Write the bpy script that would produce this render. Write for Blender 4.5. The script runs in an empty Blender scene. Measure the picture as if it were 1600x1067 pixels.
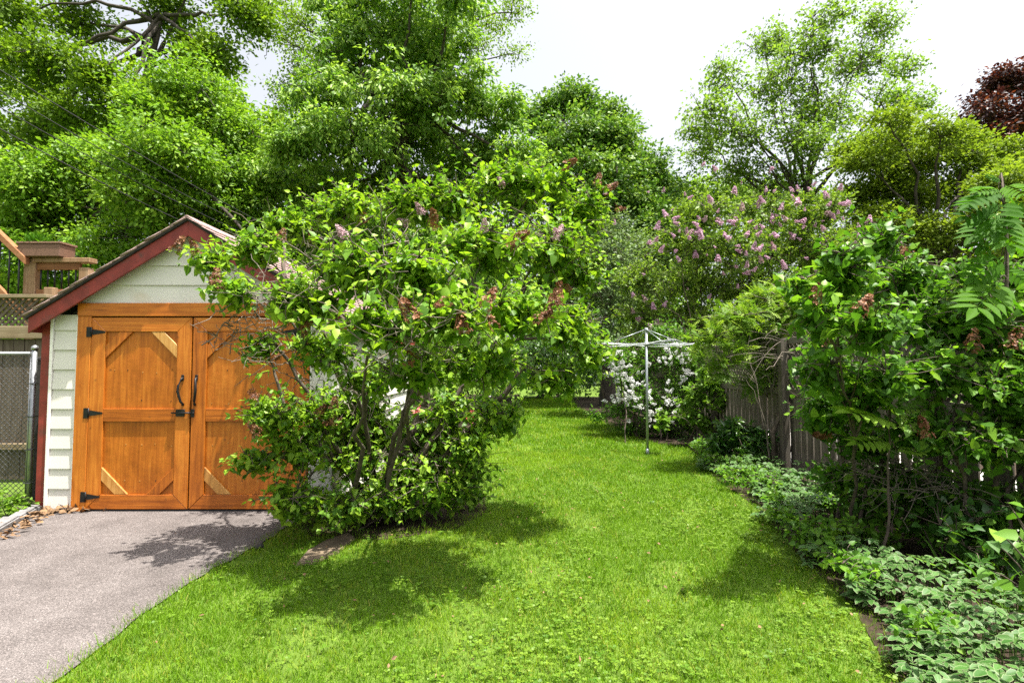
import bpy, bmesh, math
import numpy as np
from mathutils import Vector, Matrix

SC = bpy.context.scene
COL = SC.collection
RNG = np.random.default_rng(7)

# ------------------------------------------------------------------ camera
F = 800.0                      # focal length in photo pixels (1600 px wide, 18 mm lens)
PITCH = math.radians(2.6)
EYE = 1.5
cam_data = bpy.data.cameras.new('camera')
cam_data.sensor_width = 36.0
cam_data.lens = 36.0 * F / 1600.0
cam_data.clip_end = 2000.0
cam_data.clip_start = 0.05
camera = bpy.data.objects.new('camera', cam_data)
COL.objects.link(camera)
camera.location = (0, 0, EYE)
camera.rotation_euler = (math.radians(90) + PITCH, 0, 0)
SC.camera = camera

# ------------------------------------------------------------------ sky, sun, exposure
SUN = Vector((0.24, -0.125, 0.93)).normalized()
world = bpy.data.worlds.new('World')
SC.world = world
world.use_nodes = True
wn = world.node_tree
wn.nodes.clear()
w_out = wn.nodes.new('ShaderNodeOutputWorld')
w_bg = wn.nodes.new('ShaderNodeBackground')
w_sky = wn.nodes.new('ShaderNodeTexSky')
w_sky.sky_type = 'NISHITA'
w_sky.sun_disc = False
w_sky.sun_elevation = math.asin(SUN.z)
w_sky.sun_rotation = math.atan2(SUN.x, SUN.y)
w_sky.air_density = 1.0
w_sky.dust_density = 6.0
w_sky.ozone_density = 1.0
w_hsv = wn.nodes.new('ShaderNodeHueSaturation')
w_hsv.inputs['Saturation'].default_value = 0.28      # milky, hazy summer sky
w_bg.inputs['Strength'].default_value = 0.12
wn.links.new(w_sky.outputs[0], w_hsv.inputs['Color'])
wn.links.new(w_hsv.outputs[0], w_bg.inputs['Color'])
wn.links.new(w_bg.outputs[0], w_out.inputs[0])

sun_data = bpy.data.lights.new('sun', 'SUN')
sun_data.energy = 4.8
sun_data.angle = math.radians(0.53)
sun_data.color = (1.0, 0.95, 0.86)
sun = bpy.data.objects.new('sun', sun_data)
COL.objects.link(sun)
sun.rotation_euler = SUN.to_track_quat('Z', 'Y').to_euler()
sun.location = (6, -6, 20)

SC.view_settings.view_transform = 'Standard'
SC.view_settings.look = 'None'
SC.view_settings.exposure = 1.5
SC.view_settings.gamma = 1.0
SC.view_settings.use_curve_mapping = False
SC.render.engine = 'CYCLES'
SC.cycles.max_bounces = 7
SC.cycles.diffuse_bounces = 4
SC.cycles.glossy_bounces = 2
SC.cycles.transmission_bounces = 4
SC.cycles.use_denoising = False
SC.cycles.sample_clamp_indirect = 6.0

# ------------------------------------------------------------------ pixel geometry helpers
def ray(px, py):
    x = (px - 800.0) / F
    y = (533.5 - py) / F
    c, s = math.cos(PITCH), math.sin(PITCH)
    return np.array([x, c - s * y, s + c * y])

def P(px, py, Y):
    d = ray(px, py)
    return d * (Y / d[1]) + np.array([0, 0, EYE])

def G(px, py, z=0.0):
    d = ray(px, py)
    return d * ((z - EYE) / d[2]) + np.array([0, 0, EYE])

def unit(a):
    n = np.linalg.norm(a, axis=-1, keepdims=True)
    return a / np.maximum(n, 1e-9)

# ------------------------------------------------------------------ materials
def new_mat(name):
    m = bpy.data.materials.new(name)
    m.use_nodes = True
    nt = m.node_tree
    nt.nodes.clear()
    out = nt.nodes.new('ShaderNodeOutputMaterial')
    return m, nt, out

def N(nt, kind, **kw):
    n = nt.nodes.new(kind)
    for k, v in kw.items():
        setattr(n, k, v)
    return n

def ramp(nt, stops, src, interp='LINEAR'):
    r = nt.nodes.new('ShaderNodeValToRGB')
    r.color_ramp.interpolation = interp
    els = r.color_ramp.elements
    while len(els) < len(stops):
        els.new(0.5)
    for e, (p, c) in zip(els, stops):
        e.position = p
        e.color = (*c, 1) if len(c) == 3 else c
    nt.links.new(src, r.inputs[0])
    return r.outputs[0]

def leaf_mat(name, stops, trans=0.4, tcol=(1.15, 1.2, 0.5), rough=0.5, spec=0.25, margin=None):
    """leaf: per-leaf random colour, glossy top, light passing through"""
    m, nt, out = new_mat(name)
    at = N(nt, 'ShaderNodeAttribute', attribute_name='col')
    sep = N(nt, 'ShaderNodeSeparateColor')
    nt.links.new(at.outputs['Color'], sep.inputs[0])
    oi = N(nt, 'ShaderNodeObjectInfo')
    ad = N(nt, 'ShaderNodeMath', operation='ADD')
    nt.links.new(sep.outputs[0], ad.inputs[0]); nt.links.new(oi.outputs['Random'], ad.inputs[1])
    fr = N(nt, 'ShaderNodeMath', operation='FRACT')
    nt.links.new(ad.outputs[0], fr.inputs[0])
    col = ramp(nt, stops, fr.outputs[0])
    if margin:
        mr = N(nt, 'ShaderNodeMapRange')
        mr.inputs[1].default_value, mr.inputs[2].default_value = 0.55, 0.85
        nt.links.new(sep.outputs[1], mr.inputs[0])
        mx = N(nt, 'ShaderNodeMix', data_type='RGBA')
        nt.links.new(mr.outputs[0], mx.inputs[0])
        nt.links.new(col, mx.inputs[6])
        mx.inputs[7].default_value = (*margin, 1)
        col = mx.outputs[2]
    bs = N(nt, 'ShaderNodeBsdfPrincipled')
    bs.inputs['Roughness'].default_value = rough
    bs.inputs['Specular IOR Level'].default_value = spec
    nt.links.new(col, bs.inputs['Base Color'])
    tr = N(nt, 'ShaderNodeBsdfTranslucent')
    mu = N(nt, 'ShaderNodeMix', data_type='RGBA', blend_type='MULTIPLY')
    mu.inputs[0].default_value = 1.0
    nt.links.new(col, mu.inputs[6]); mu.inputs[7].default_value = (*tcol, 1)
    nt.links.new(mu.outputs[2], tr.inputs['Color'])
    mix = N(nt, 'ShaderNodeMixShader')
    mix.inputs[0].default_value = trans
    nt.links.new(bs.outputs[0], mix.inputs[1]); nt.links.new(tr.outputs[0], mix.inputs[2])
    nt.links.new(mix.outputs[0], out.inputs[0])
    return m

def plain_mat(name, col, rough=0.6, metal=0.0, spec=0.4, var=0.15, scale=20.0, bump=0.0, bscale=60.0, dirt=None):
    m, nt, out = new_mat(name)
    bs = N(nt, 'ShaderNodeBsdfPrincipled')
    bs.inputs['Roughness'].default_value = rough
    bs.inputs['Metallic'].default_value = metal
    bs.inputs['Specular IOR Level'].default_value = spec
    tc = N(nt, 'ShaderNodeTexCoord')
    nz = N(nt, 'ShaderNodeTexNoise')
    nz.inputs['Scale'].default_value = scale
    nz.inputs['Detail'].default_value = 5
    nt.links.new(tc.outputs['Object'], nz.inputs['Vector'])
    c = np.array(col)
    lo = tuple(np.clip(c * (1 - var), 0, 1)); hi = tuple(np.clip(c * (1 + var), 0, 1))
    o = ramp(nt, [(0.3, lo), (0.7, hi)], nz.outputs[0])
    if dirt:
        n2 = N(nt, 'ShaderNodeTexNoise'); n2.inputs['Scale'].default_value = dirt[1]; n2.inputs['Detail'].default_value = 8
        nt.links.new(tc.outputs['Object'], n2.inputs['Vector'])
        mx = N(nt, 'ShaderNodeMix', data_type='RGBA')
        f = ramp(nt, [(dirt[2], (0, 0, 0)), (dirt[2] + 0.15, (1, 1, 1))], n2.outputs[0])
        nt.links.new(f, mx.inputs[0]); nt.links.new(o, mx.inputs[6]); mx.inputs[7].default_value = (*dirt[0], 1)
        o = mx.outputs[2]
    nt.links.new(o, bs.inputs['Base Color'])
    if bump:
        nb = N(nt, 'ShaderNodeTexNoise'); nb.inputs['Scale'].default_value = bscale; nb.inputs['Detail'].default_value = 6
        nt.links.new(tc.outputs['Object'], nb.inputs['Vector'])
        b = N(nt, 'ShaderNodeBump'); b.inputs['Strength'].default_value = bump; b.inputs['Distance'].default_value = 0.01
        nt.links.new(nb.outputs[0], b.inputs['Height']); nt.links.new(b.outputs[0], bs.inputs['Normal'])
    nt.links.new(bs.outputs[0], out.inputs[0])
    return m

def wood_mat(name, stops, axis='Z', rough=0.5, spec=0.35, bump=0.25, knots=0.0, blister=0.0):
    """boards: grain stretched along one axis, random shift for each board"""
    m, nt, out = new_mat(name)
    bs = N(nt, 'ShaderNodeBsdfPrincipled')
    bs.inputs['Roughness'].default_value = rough
    bs.inputs['Specular IOR Level'].default_value = spec
    tc = N(nt, 'ShaderNodeTexCoord')
    oi = N(nt, 'ShaderNodeObjectInfo')
    mp = N(nt, 'ShaderNodeMapping')
    sc = {'X': (1.2, 22, 22), 'Y': (22, 1.2, 22), 'Z': (22, 22, 1.2)}[axis]
    mp.inputs['Scale'].default_value = sc
    ml = N(nt, 'ShaderNodeMath', operation='MULTIPLY'); ml.inputs[1].default_value = 37.0
    nt.links.new(oi.outputs['Random'], ml.inputs[0])
    nt.links.new(ml.outputs[0], mp.inputs['Location'])
    nt.links.new(tc.outputs['Object'], mp.inputs['Vector'])
    nz = N(nt, 'ShaderNodeTexNoise'); nz.inputs['Scale'].default_value = 1.6; nz.inputs['Detail'].default_value = 7
    nz.inputs['Distortion'].default_value = 0.8
    nt.links.new(mp.outputs[0], nz.inputs['Vector'])
    add = N(nt, 'ShaderNodeMath', operation='MULTIPLY_ADD'); add.inputs[1].default_value = 0.22; 
    nt.links.new(oi.outputs['Random'], add.inputs[0])
    sub = N(nt, 'ShaderNodeMath', operation='SUBTRACT'); sub.inputs[1].default_value = 0.11
    nt.links.new(nz.outputs[0], sub.inputs[0]); nt.links.new(sub.outputs[0], add.inputs[2])
    col = ramp(nt, stops, add.outputs[0])
    h = nz.outputs[0]
    # blotchy weathering across each board
    bl_ = N(nt, 'ShaderNodeTexNoise'); bl_.inputs['Scale'].default_value = 3.3; bl_.inputs['Detail'].default_value = 8; bl_.inputs['Roughness'].default_value = .65
    nt.links.new(tc.outputs['Object'], bl_.inputs['Vector'])
    bc = ramp(nt, [(.3, (.74, .70, .66)), (.5, (1, 1, 1)), (.72, (1.15, 1.2, 1.3))], bl_.outputs[0])
    bm_ = N(nt, 'ShaderNodeMix', data_type='RGBA', blend_type='MULTIPLY'); bm_.inputs[0].default_value = 1
    nt.links.new(col, bm_.inputs[6]); nt.links.new(bc, bm_.inputs[7]); col = bm_.outputs[2]
    if knots:
        vo = N(nt, 'ShaderNodeTexVoronoi'); vo.inputs['Scale'].default_value = 5.0
        nt.links.new(tc.outputs['Object'], vo.inputs['Vector'])
        kf = ramp(nt, [(0.0, (1, 1, 1)), (0.055, (0.8,) * 3), (0.085, (0, 0, 0))], vo.outputs['Distance'])
        mx = N(nt, 'ShaderNodeMix', data_type='RGBA')
        mk = N(nt, 'ShaderNodeMath', operation='MULTIPLY'); mk.inputs[1].default_value = knots
        nt.links.new(kf, mk.inputs[0]); nt.links.new(mk.outputs[0], mx.inputs[0])
        nt.links.new(col, mx.inputs[6]); mx.inputs[7].default_value = (0.13, 0.045, 0.012, 1)
        col = mx.outputs[2]
    nt.links.new(col, bs.inputs['Base Color'])
    b = N(nt, 'ShaderNodeBump'); b.inputs['Strength'].default_value = bump; b.inputs['Distance'].default_value = 0.004
    nt.links.new(h, b.inputs['Height'])
    if blister:
        n3 = N(nt, 'ShaderNodeTexNoise'); n3.inputs['Scale'].default_value = 9; n3.inputs['Detail'].default_value = 3
        nt.links.new(tc.outputs['Object'], n3.inputs['Vector'])
        b2 = N(nt, 'ShaderNodeBump'); b2.inputs['Strength'].default_value = blister; b2.inputs['Distance'].default_value = 0.01
        nt.links.new(n3.outputs[0], b2.inputs['Height']); nt.links.new(b.outputs[0], b2.inputs['Normal'])
        nt.links.new(b2.outputs[0], bs.inputs['Normal'])
    else:
        nt.links.new(b.outputs[0], bs.inputs['Normal'])
    nt.links.new(bs.outputs[0], out.inputs[0])
    return m

# ------------------------------------------------------------------ object helpers
def tag(o, label=None, cat=None, group=None, kind=None):
    if label: o['label'] = label
    if cat: o['category'] = cat
    if group: o['group'] = group
    if kind: o['kind'] = kind
    return o

def empty(name, loc, label, cat, group=None):
    o = bpy.data.objects.new(name, None)
    o.empty_display_size = 0.1
    COL.objects.link(o)
    o.location = loc
    return tag(o, label, cat, group)

def world_loc(o):
    v = Vector((0, 0, 0))
    while o is not None:
        v = v + Vector(o.location)
        o = o.parent
    return v

ORIGIN = {}
def attach(o, parent):
    """parent without moving: meshes are built in world coordinates"""
    if parent is not None:
        o.parent = parent
        l = ORIGIN.get(parent.name, None)
        if l is None:
            l = Vector(parent.location) if parent.type == 'EMPTY' else Vector((0, 0, 0))
            ORIGIN[parent.name] = l
        if parent.type == 'EMPTY':
            o.matrix_parent_inverse = Matrix.Translation(-l)
        else:
            o.matrix_parent_inverse = Matrix.Identity(4)
    return o

def raw_mesh(name, V, T, col=None, smooth=False):
    V = np.ascontiguousarray(V, dtype=np.float32).reshape(-1, 3)
    T = np.ascontiguousarray(T, dtype=np.int32)
    k = T.shape[1]
    me = bpy.data.meshes.new(name)
    me.vertices.add(len(V)); me.vertices.foreach_set('co', V.ravel())
    me.loops.add(T.size); me.loops.foreach_set('vertex_index', T.ravel())
    me.polygons.add(len(T))
    me.polygons.foreach_set('loop_start', np.arange(0, T.size, k, dtype=np.int32))
    me.polygons.foreach_set('loop_total', np.full(len(T), k, dtype=np.int32))
    if smooth:
        me.polygons.foreach_set('use_smooth', np.ones(len(T), dtype=bool))
    me.update(calc_edges=True)
    if col is not None:
        a = me.color_attributes.new('col', 'FLOAT_COLOR', 'POINT')
        c = np.ones((len(V), 4), dtype=np.float32); c[:, :col.shape[1]] = col
        a.data.foreach_set('color', c.ravel())
    return me

def mobj(name, me, mat=None, parent=None, kind=None):
    if mat is not None and not me.materials:
        me.materials.append(mat)
    o = bpy.data.objects.new(name, me)
    COL.objects.link(o)
    attach(o, parent)
    if kind: o['kind'] = kind
    return o

def bm_mesh(name, bm, smooth=False):
    bmesh.ops.recalc_face_normals(bm, faces=bm.faces)
    me = bpy.data.meshes.new(name)
    bm.to_mesh(me); bm.free()
    if smooth:
        me.polygons.foreach_set('use_smooth', np.ones(len(me.polygons), dtype=bool))
    return me

def prism_mesh(name, pts, d0, d1, plane='XZ', bevel=0.0):
    """polygon extruded along the axis normal to its plane"""
    bm = bmesh.new()
    def v(p, d):
        return {'XZ': (p[0], d, p[1]), 'YZ': (d, p[0], p[1]), 'XY': (p[0], p[1], d)}[plane]
    a = [bm.verts.new(v(p, d0)) for p in pts]
    b = [bm.verts.new(v(p, d1)) for p in pts]
    n = len(pts)
    bm.faces.new(a); bm.faces.new(b[::-1])
    for i in range(n):
        bm.faces.new((a[i], b[i], b[(i + 1) % n], a[(i + 1) % n]))
    if bevel:
        bmesh.ops.bevel(bm, geom=list(bm.edges), offset=bevel, segments=1, affect='EDGES', clamp_overlap=True)
    return bm_mesh(name, bm)

def prism(name, pts, d0, d1, mat, parent=None, plane='XZ', bevel=0.0, kind=None):
    return mobj(name, prism_mesh(name, pts, d0, d1, plane, bevel), mat, parent, kind)

def box(name, x0, x1, y0, y1, z0, z1, mat, parent=None, bevel=0.004, kind=None):
    return prism(name, [(x0, z0), (x1, z0), (x1, z1), (x0, z1)], y0, y1, mat, parent, 'XZ', bevel, kind)

def tubes(paths, radii, sides=5):
    """paths (n,s,3), radii (n,s) -> verts, quads"""
    paths = np.asarray(paths, float); radii = np.asarray(radii, float)
    n, s, _ = paths.shape
    tan = np.gradient(paths, axis=1)
    tan = unit(tan)
    ref = np.where(np.abs(tan[..., 2:3]) > 0.9, np.array([1.0, 0, 0]), np.array([0, 0, 1.0]))
    a = unit(np.cross(tan, ref)); b = np.cross(tan, a)
    th = np.arange(sides) * 2 * math.pi / sides
    ring = a[:, :, None, :] * np.cos(th)[None, None, :, None] + b[:, :, None, :] * np.sin(th)[None, None, :, None]
    V = paths[:, :, None, :] + ring * radii[:, :, None, None]
    idx = np.arange(n * s * sides).reshape(n, s, sides)
    q = np.stack([idx[:, :-1, :], np.roll(idx, -1, 2)[:, :-1, :], np.roll(idx, -1, 2)[:, 1:, :], idx[:, 1:, :]], -1).reshape(-1, 4)
    return V.reshape(-1, 3), q

def tube_obj(name, pts, r, mat, parent=None, sides=8, caps=True, kind=None):
    pts = np.asarray(pts, float)
    rr = np.full(len(pts), r) if np.isscalar(r) else np.asarray(r, float)
    V, q = tubes(pts[None], rr[None], sides)
    bm = bmesh.new()
    vs = [bm.verts.new(v) for v in V]
    for f in q: bm.faces.new([vs[i] for i in f])
    if caps:
        bm.faces.new(vs[:sides]); bm.faces.new(vs[-sides:])
    return mobj(name, bm_mesh(name, bm, True), mat, parent, kind)

def join(parts):
    """[(V,F)] with equal face size"""
    Vs, Fs, o = [], [], 0
    for V, Fc in parts:
        Vs.append(V); Fs.append(Fc + o); o += len(V)
    return np.concatenate(Vs), np.concatenate(Fs)

# ------------------------------------------------------------------ leaf templates: (u along, v across, w normal), edge weight
def tmpl(pts, faces, edge=None):
    return (np.array(pts, float), np.array(faces, int), np.array(edge if edge is not None else [0.0] * len(pts)))

LEAF_DIAMOND = tmpl([(0, 0, 0), (.45, .30, .07), (1, 0, -.04), (.45, -.30, .07)], [(0, 2, 1), (0, 3, 2)])
LEAF_NARROW = tmpl([(0, 0, 0), (.4, .17, .05), (1, 0, -.12), (.4, -.17, .05)], [(0, 2, 1), (0, 3, 2)])
LEAF_DROOP = tmpl([(0, 0, 0), (.4, .23, .06), (1, 0, -.14), (.4, -.23, .06)], [(0, 2, 1), (0, 3, 2)])
LEAF_HEART = tmpl([(.0, 0, 0), (.10, .33, .08), (.50, .30, .05), (1.0, 0, -.14), (.50, -.30, .05), (.10, -.33, .08), (.5, 0, -.02)],
                  [(0, 6, 1), (1, 6, 2), (6, 3, 2), (0, 5, 6), (5, 4, 6), (6, 4, 3)])
LEAF_MAPLE = tmpl([(0, 0, 0), (.35, .46, .05), (.48, .17, .02), (1, 0, -.12), (.48, -.17, .02), (.35, -.46, .05)],
                  [(0, 2, 1), (0, 3, 2), (0, 4, 3), (0, 5, 4)])
LEAF_VAR = tmpl([(0, 0, 0), (.28, .17, .03), (.70, .10, .0), (.86, 0, -.04), (.70, -.10, .0), (.28, -.17, .03),
                 (-.03, .08, .02), (.25, .30, .05), (.75, .20, .0), (1.05, 0, -.09), (.75, -.20, .0), (.25, -.30, .05), (-.03, -.08, .02)],
                [(0, 2, 1), (0, 3, 2), (0, 4, 3), (0, 5, 4), (0, 1, 7), (0, 7, 6), (1, 2, 8), (1, 8, 7), (2, 3, 9), (2, 9, 8),
                 (3, 4, 10), (3, 10, 9), (4, 5, 11), (4, 11, 10), (5, 0, 12), (5, 12, 11)],
                [0, 0.1, 0.1, 0.1, 0.1, 0.1, 1, 1, 1, 1, 1, 1, 1])

def pinnate(n=6, fine=True):
    """one compound leaf as a single template: rachis with paired leaflets"""
    pts, fc = [], []
    def leaflet(b, d, L):
        i = len(pts)
        d = np.array(d, float) / np.linalg.norm(d); s = unit(np.cross([0, 0, 1.0], d))
        b = np.array(b, float)
        def at(u, v, w): return b + d * L * u + s * L * v + np.array([0, 0, L * w])
        if fine:
            pts.extend([at(0, 0, 0), at(.28, .19, .05), at(.62, .16, .02), at(1, 0, -.12), at(.62, -.16, .02), at(.28, -.19, .05)])
            fc.extend([(i, i + 2, i + 1), (i, i + 3, i + 2), (i, i + 4, i + 3), (i, i + 5, i + 4)])
        else:
            pts.extend([at(0, 0, 0), at(.4, .2, .05), at(1, 0, -.1), at(.4, -.2, .05)])
            fc.extend([(i, i + 2, i + 1), (i, i + 3, i + 2)])
    for k in range(n):
        u = .16 + .74 * k / (n - 1)
        drop = -.16 * u * u
        L = .40 - .16 * abs(k / (n - 1) - .4)
        for sg in (1, -1):
            leaflet((u + .02 * sg, 0, drop), (.75, sg, -.12 - .05 * k % .1), L)
    leaflet((.92, 0, -.14), (1, 0, -.2), .32)
    i = len(pts)
    pts.extend([np.array([0, -.007, 0]), np.array([0, .007, 0]), np.array([.95, 0, -.145])]); fc.append((i, i + 1, i + 2))
    return tmpl(pts, fc)
LEAF_PINNATE_LOW = pinnate(5, False)
LEAF_PINNATE = pinnate()

def leaves(pos, axis, normal, size, T, rnd=None):
    t, f, e = T
    axis = unit(axis)
    side = unit(np.cross(normal, axis))
    nor = np.cross(axis, side)
    size = np.asarray(size)[:, None, None]
    V = pos[:, None, :] + size * (t[None, :, 0:1] * axis[:, None, :] + t[None, :, 1:2] * side[:, None, :] + t[None, :, 2:3] * nor[:, None, :])
    n, m = len(pos), len(t)
    Fc = (f[None] + (np.arange(n) * m)[:, None, None]).reshape(-1, 3)
    if rnd is None: rnd = RNG.random(n)
    c = np.zeros((n, m, 3), np.float32)
    c[..., 0] = rnd[:, None]; c[..., 1] = e[None]
    return V.reshape(-1, 3), Fc, c.reshape(-1, 3)

LEAF_MESH = {}
def leaf_parts(name, pos, axis, normal, size, T, mat, parent):
    """single leaves as objects that share one mesh"""
    key = (id(T[0]), mat.name)
    if key not in LEAF_MESH:
        me = raw_mesh(name, T[0], T[1], np.stack([np.zeros(len(T[0])), T[2]], 1))
        me.materials.append(mat)
        LEAF_MESH[key] = me
    me = LEAF_MESH[key]
    axis = unit(axis); side = unit(np.cross(normal, axis)); nor = np.cross(axis, side)
    for p, a, s, n, z in zip(pos, axis, side, nor, size):
        o = bpy.data.objects.new(name, me)
        COL.objects.link(o)
        attach(o, parent)
        M = Matrix(((a[0], s[0], n[0]), (a[1], s[1], n[1]), (a[2], s[2], n[2])))
        o.location = p; o.rotation_euler = M.to_euler(); o.scale = (z, z, z)

# ------------------------------------------------------------------ plants
def bezier(A, B, C, s):
    t = np.linspace(0, 1, s)[None, :, None]
    return (1 - t) ** 2 * A[:, None] + 2 * t * (1 - t) * B[:, None] + t ** 2 * C[:, None]

def clumps_px(lst, Y, depth=1.0, jit=0.0, seed=1):
    """(px, py, rx, ry[, dY]) in the photo at distance Y -> world ellipsoids"""
    r = np.random.default_rng(seed)
    out = []
    for c in lst:
        cx, cy, rx, ry = c[:4]
        y = Y + (c[4] if len(c) > 4 else r.uniform(-jit, jit))
        s = y / F
        out.append((P(cx, cy, y), np.array([rx * s, depth * (rx + ry) / 2 * s, ry * s])))
    return out

def plant(name, label, cat, base, cl, n_tips, leaf, leaf_material, bark, *, trunk=None, r_trunk=.1, stems=0,
          mode='pairs', per_tip=8, size=.08, size_var=.3, droop=.2, spread=.25, flat=.7, twig=.3, twig_r=.003,
          shell=2.0, wind=(0, 0, 0), up=.8, singles=0, extra=None, group=None, seed=1, sub_ratio=8, limb_r=None,
          names=('trunk', 'crown'), up_bias=.35, dead=0.0, part_leaf='leaf', top=.5, blob=None, n_stems=9, twig_frac=1.0, local=False, loose=.12):
    r = np.random.default_rng(seed)
    base = np.asarray(base, float)
    root = empty(name, base, label, cat, group)
    vol = np.array([c[1][0] * c[1][2] for c in cl])
    cnt = np.maximum(6, (n_tips * vol / vol.sum()).astype(int))
    wood, thin = [], []
    limb_r = limb_r or r_trunk * .5
    if trunk is not None:
        trunk = np.asarray(trunk, float)
        tt = np.linspace(0, 1, 9)
        seg = np.linspace(0, 1, len(trunk))
        tp = np.stack([np.interp(tt, seg, trunk[:, k]) for k in range(3)], 1)
        tp[1:-1] += r.normal(0, r_trunk * .35, (7, 3)) * [1, 1, .2]
        rr = r_trunk * (1.0 - .78 * tt); rr[0] *= 1.35
        tv, tq = tubes(tp[None], rr[None], 9)
    stem_v = []
    tips_all, dirs_all = [], []
    limb_pts = []
    early = set(np.linspace(0, len(cl) - 1, min(n_stems, len(cl))).astype(int).tolist())
    order = sorted(range(len(cl)), key=lambda k: k not in early)
    order_late = set(range(len(cl))) - early if trunk is None else set()
    for ci in order:
        c, rad = cl[ci]
        n = cnt[ci]
        if trunk is not None:
            h = r.uniform(.55, 1.0)
            A = np.array([np.interp(h, tt, tp[:, k]) for k in range(3)])
        else:
            A = base + np.append(r.normal(0, r_trunk * 1.6, 2), 0.0)
            if local: A = c * [1, 1, 0]
            elif ci in order_late:
                cand = np.concatenate(limb_pts)
                A = cand[np.argmin(np.linalg.norm(cand - (base * .3 + c * .7), axis=1) + r.random(len(cand)) * .15)]
        d = np.linalg.norm(c - A)
        B = A + (c - A) * .45 + np.array([0, 0, d * up_bias]) + r.normal(0, d * .07, 3)
        lp = bezier(A[None], B[None], c[None], 10)[0]
        lp[1:-1] += r.normal(0, d * .012, (8, 3))
        lr = limb_r * np.linspace(1, .22, 10) * r.uniform(.75, 1.15)
        if ci in order_late: lr = lr * .6
        limb_pts.append(lp[2:8])
        wood.append(tubes(lp[None], lr[None], 7))
        dv = unit(r.normal(0, 1, (n, 3)))
        dv[:, 2] = np.where(r.random(n) < top, np.abs(dv[:, 2]), dv[:, 2])
        rr_ = r.random(n) ** (1 / shell) * np.exp(r.normal(0, loose, n))
        tips = c + dv * rr_[:, None] * rad
        m = max(3, n // sub_ratio)
        if blob:
            sv = unit(r.normal(0, 1, (m, 3))); sv[:, 2] = np.where(r.random(m) < top, np.abs(sv[:, 2]), sv[:, 2])
            subs = c + sv * (r.random(m) ** (1 / shell))[:, None] * rad * (1 - blob * .5)
            jj = r.integers(0, m, n)
            tips = subs[jj] + dv * (r.random(n) ** .5 * np.exp(r.normal(0, loose * 2, n)))[:, None] * rad.mean() * blob * r.uniform(.6, 1.25, m)[jj][:, None]
        else:
            subs = c + unit(r.normal(0, 1, (m, 3))) * (r.random(m) ** .5)[:, None] * rad * .62
        # side branches grow from the limb or from an earlier side branch, whichever is near
        rank = np.argsort(np.linalg.norm(subs - lp[6], axis=1))
        cand = np.concatenate([lp[3:], np.zeros((m, 3))]); nc = 7
        SA = np.zeros((m, 3)); lev = np.zeros(7 + m)
        for q_ in rank:
            dd_ = np.linalg.norm(cand[:nc] - subs[q_], axis=1) * (1 + .18 * lev[:nc])
            b_ = dd_.argmin(); SA[q_] = cand[b_]; cand[nc] = subs[q_]; lev[nc] = lev[b_] + 1; nc += 1
        ds = np.linalg.norm(subs - SA, axis=1)
        SB = SA + (subs - SA) * .5 + np.stack([r.normal(0, .16, m) * ds, r.normal(0, .16, m) * ds, r.normal(.08, .14, m) * ds], 1)
        sp = bezier(SA, SB, subs, 5)
        lv = np.array([lev[7 + np.where(rank == q_)[0][0]] for q_ in range(m)])
        w0 = np.maximum(limb_r * .34 * .68 ** lv, twig_r * 1.6)[:, None]
        thin.append(tubes(sp, np.linspace(1, .6, 5)[None] * w0, 4))
        if extra is not None:
            mine = [e for e in extra if np.argmin([np.linalg.norm((e - cc[0]) / cc[1]) for cc in cl]) == ci]
            nl = len(tips)
            if mine: tips = np.concatenate([tips, np.array(mine)])
        D = np.linalg.norm(tips[:, None] - subs[None], axis=2)
        j = D.argmin(1)
        TA = subs[j]
        dt = np.linalg.norm(tips - TA, axis=1)[:, None]
        TB = TA + (tips - TA) * .5 + r.normal(0, .12, (len(tips), 3)) * dt + np.array([0, 0, .1]) * dt
        tw = bezier(TA, TB, tips, 3)
        tk = tw[r.random(len(tw)) < twig_frac] if twig_frac < 1 else tw
        if len(tk): thin.append(tubes(tk, np.repeat((np.linspace(1.6, .6, 3) * twig_r)[None], len(tk), 0), 3))
        tips_all.append(tips); dirs_all.append(unit(tips - TB) * .7 + unit(tips - c) * .3)
    bits = list(wood)
    if trunk is not None:
        bits.append((tv, tq))
        bits_t = bits
    V, q = join(bits)
    mobj(names[0], raw_mesh(names[0], V, q, smooth=True), bark, root)
    V, q = join(thin)
    mobj('twigs', raw_mesh('twigs', V, q, smooth=True), bark, root, 'stuff')
    tips = np.concatenate(tips_all); d = unit(np.concatenate(dirs_all))
    if dead:
        keep = r.random(len(tips)) > dead
        tips, d = tips[keep], d[keep]
    n = len(tips)
    upv = np.array([0, 0, 1.0])
    if mode == 'pairs':
        pairs = per_tip // 2
        d = unit(d + upv * .35)
        s0 = unit(np.cross(d, r.normal(0, 1, (n, 3))))
        s1 = np.cross(d, s0)
        pos, ax, sz = [], [], []
        for k in range(pairs):
            f = k / max(1, pairs - 1)
            side = s0 if k % 2 == 0 else s1
            at = tips - d * twig * (1 - f) + r.normal(0, .01, (n, 3))
            for sg in (-1, 1):
                a = side * sg * (1.0 - .35 * f) + d * (.35 + .5 * f) - upv * droop * r.uniform(.2, 1.3, (n, 1)) + r.normal(0, .28, (n, 3))
                a = a + np.asarray(wind)
                pos.append(at); ax.append(a)
                sz.append(size * (1.05 - .4 * f) * r.uniform(1 - size_var, 1 + size_var, n))
        pos, ax, sz = np.concatenate(pos), np.concatenate(ax), np.concatenate(sz)
        nor = upv * up + r.normal(0, .45, pos.shape)
    else:
        pos = np.repeat(tips, per_tip, 0)
        off = r.normal(0, 1, pos.shape) * np.array([spread, spread, spread * flat])
        pos = pos + off + np.asarray(wind) * np.abs(off[:, :1]) 
        dd = np.repeat(d, per_tip, 0)
        ax = unit(off) * .8 + dd * .5 + r.normal(0, .5, pos.shape) - upv * droop + np.asarray(wind)
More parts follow.
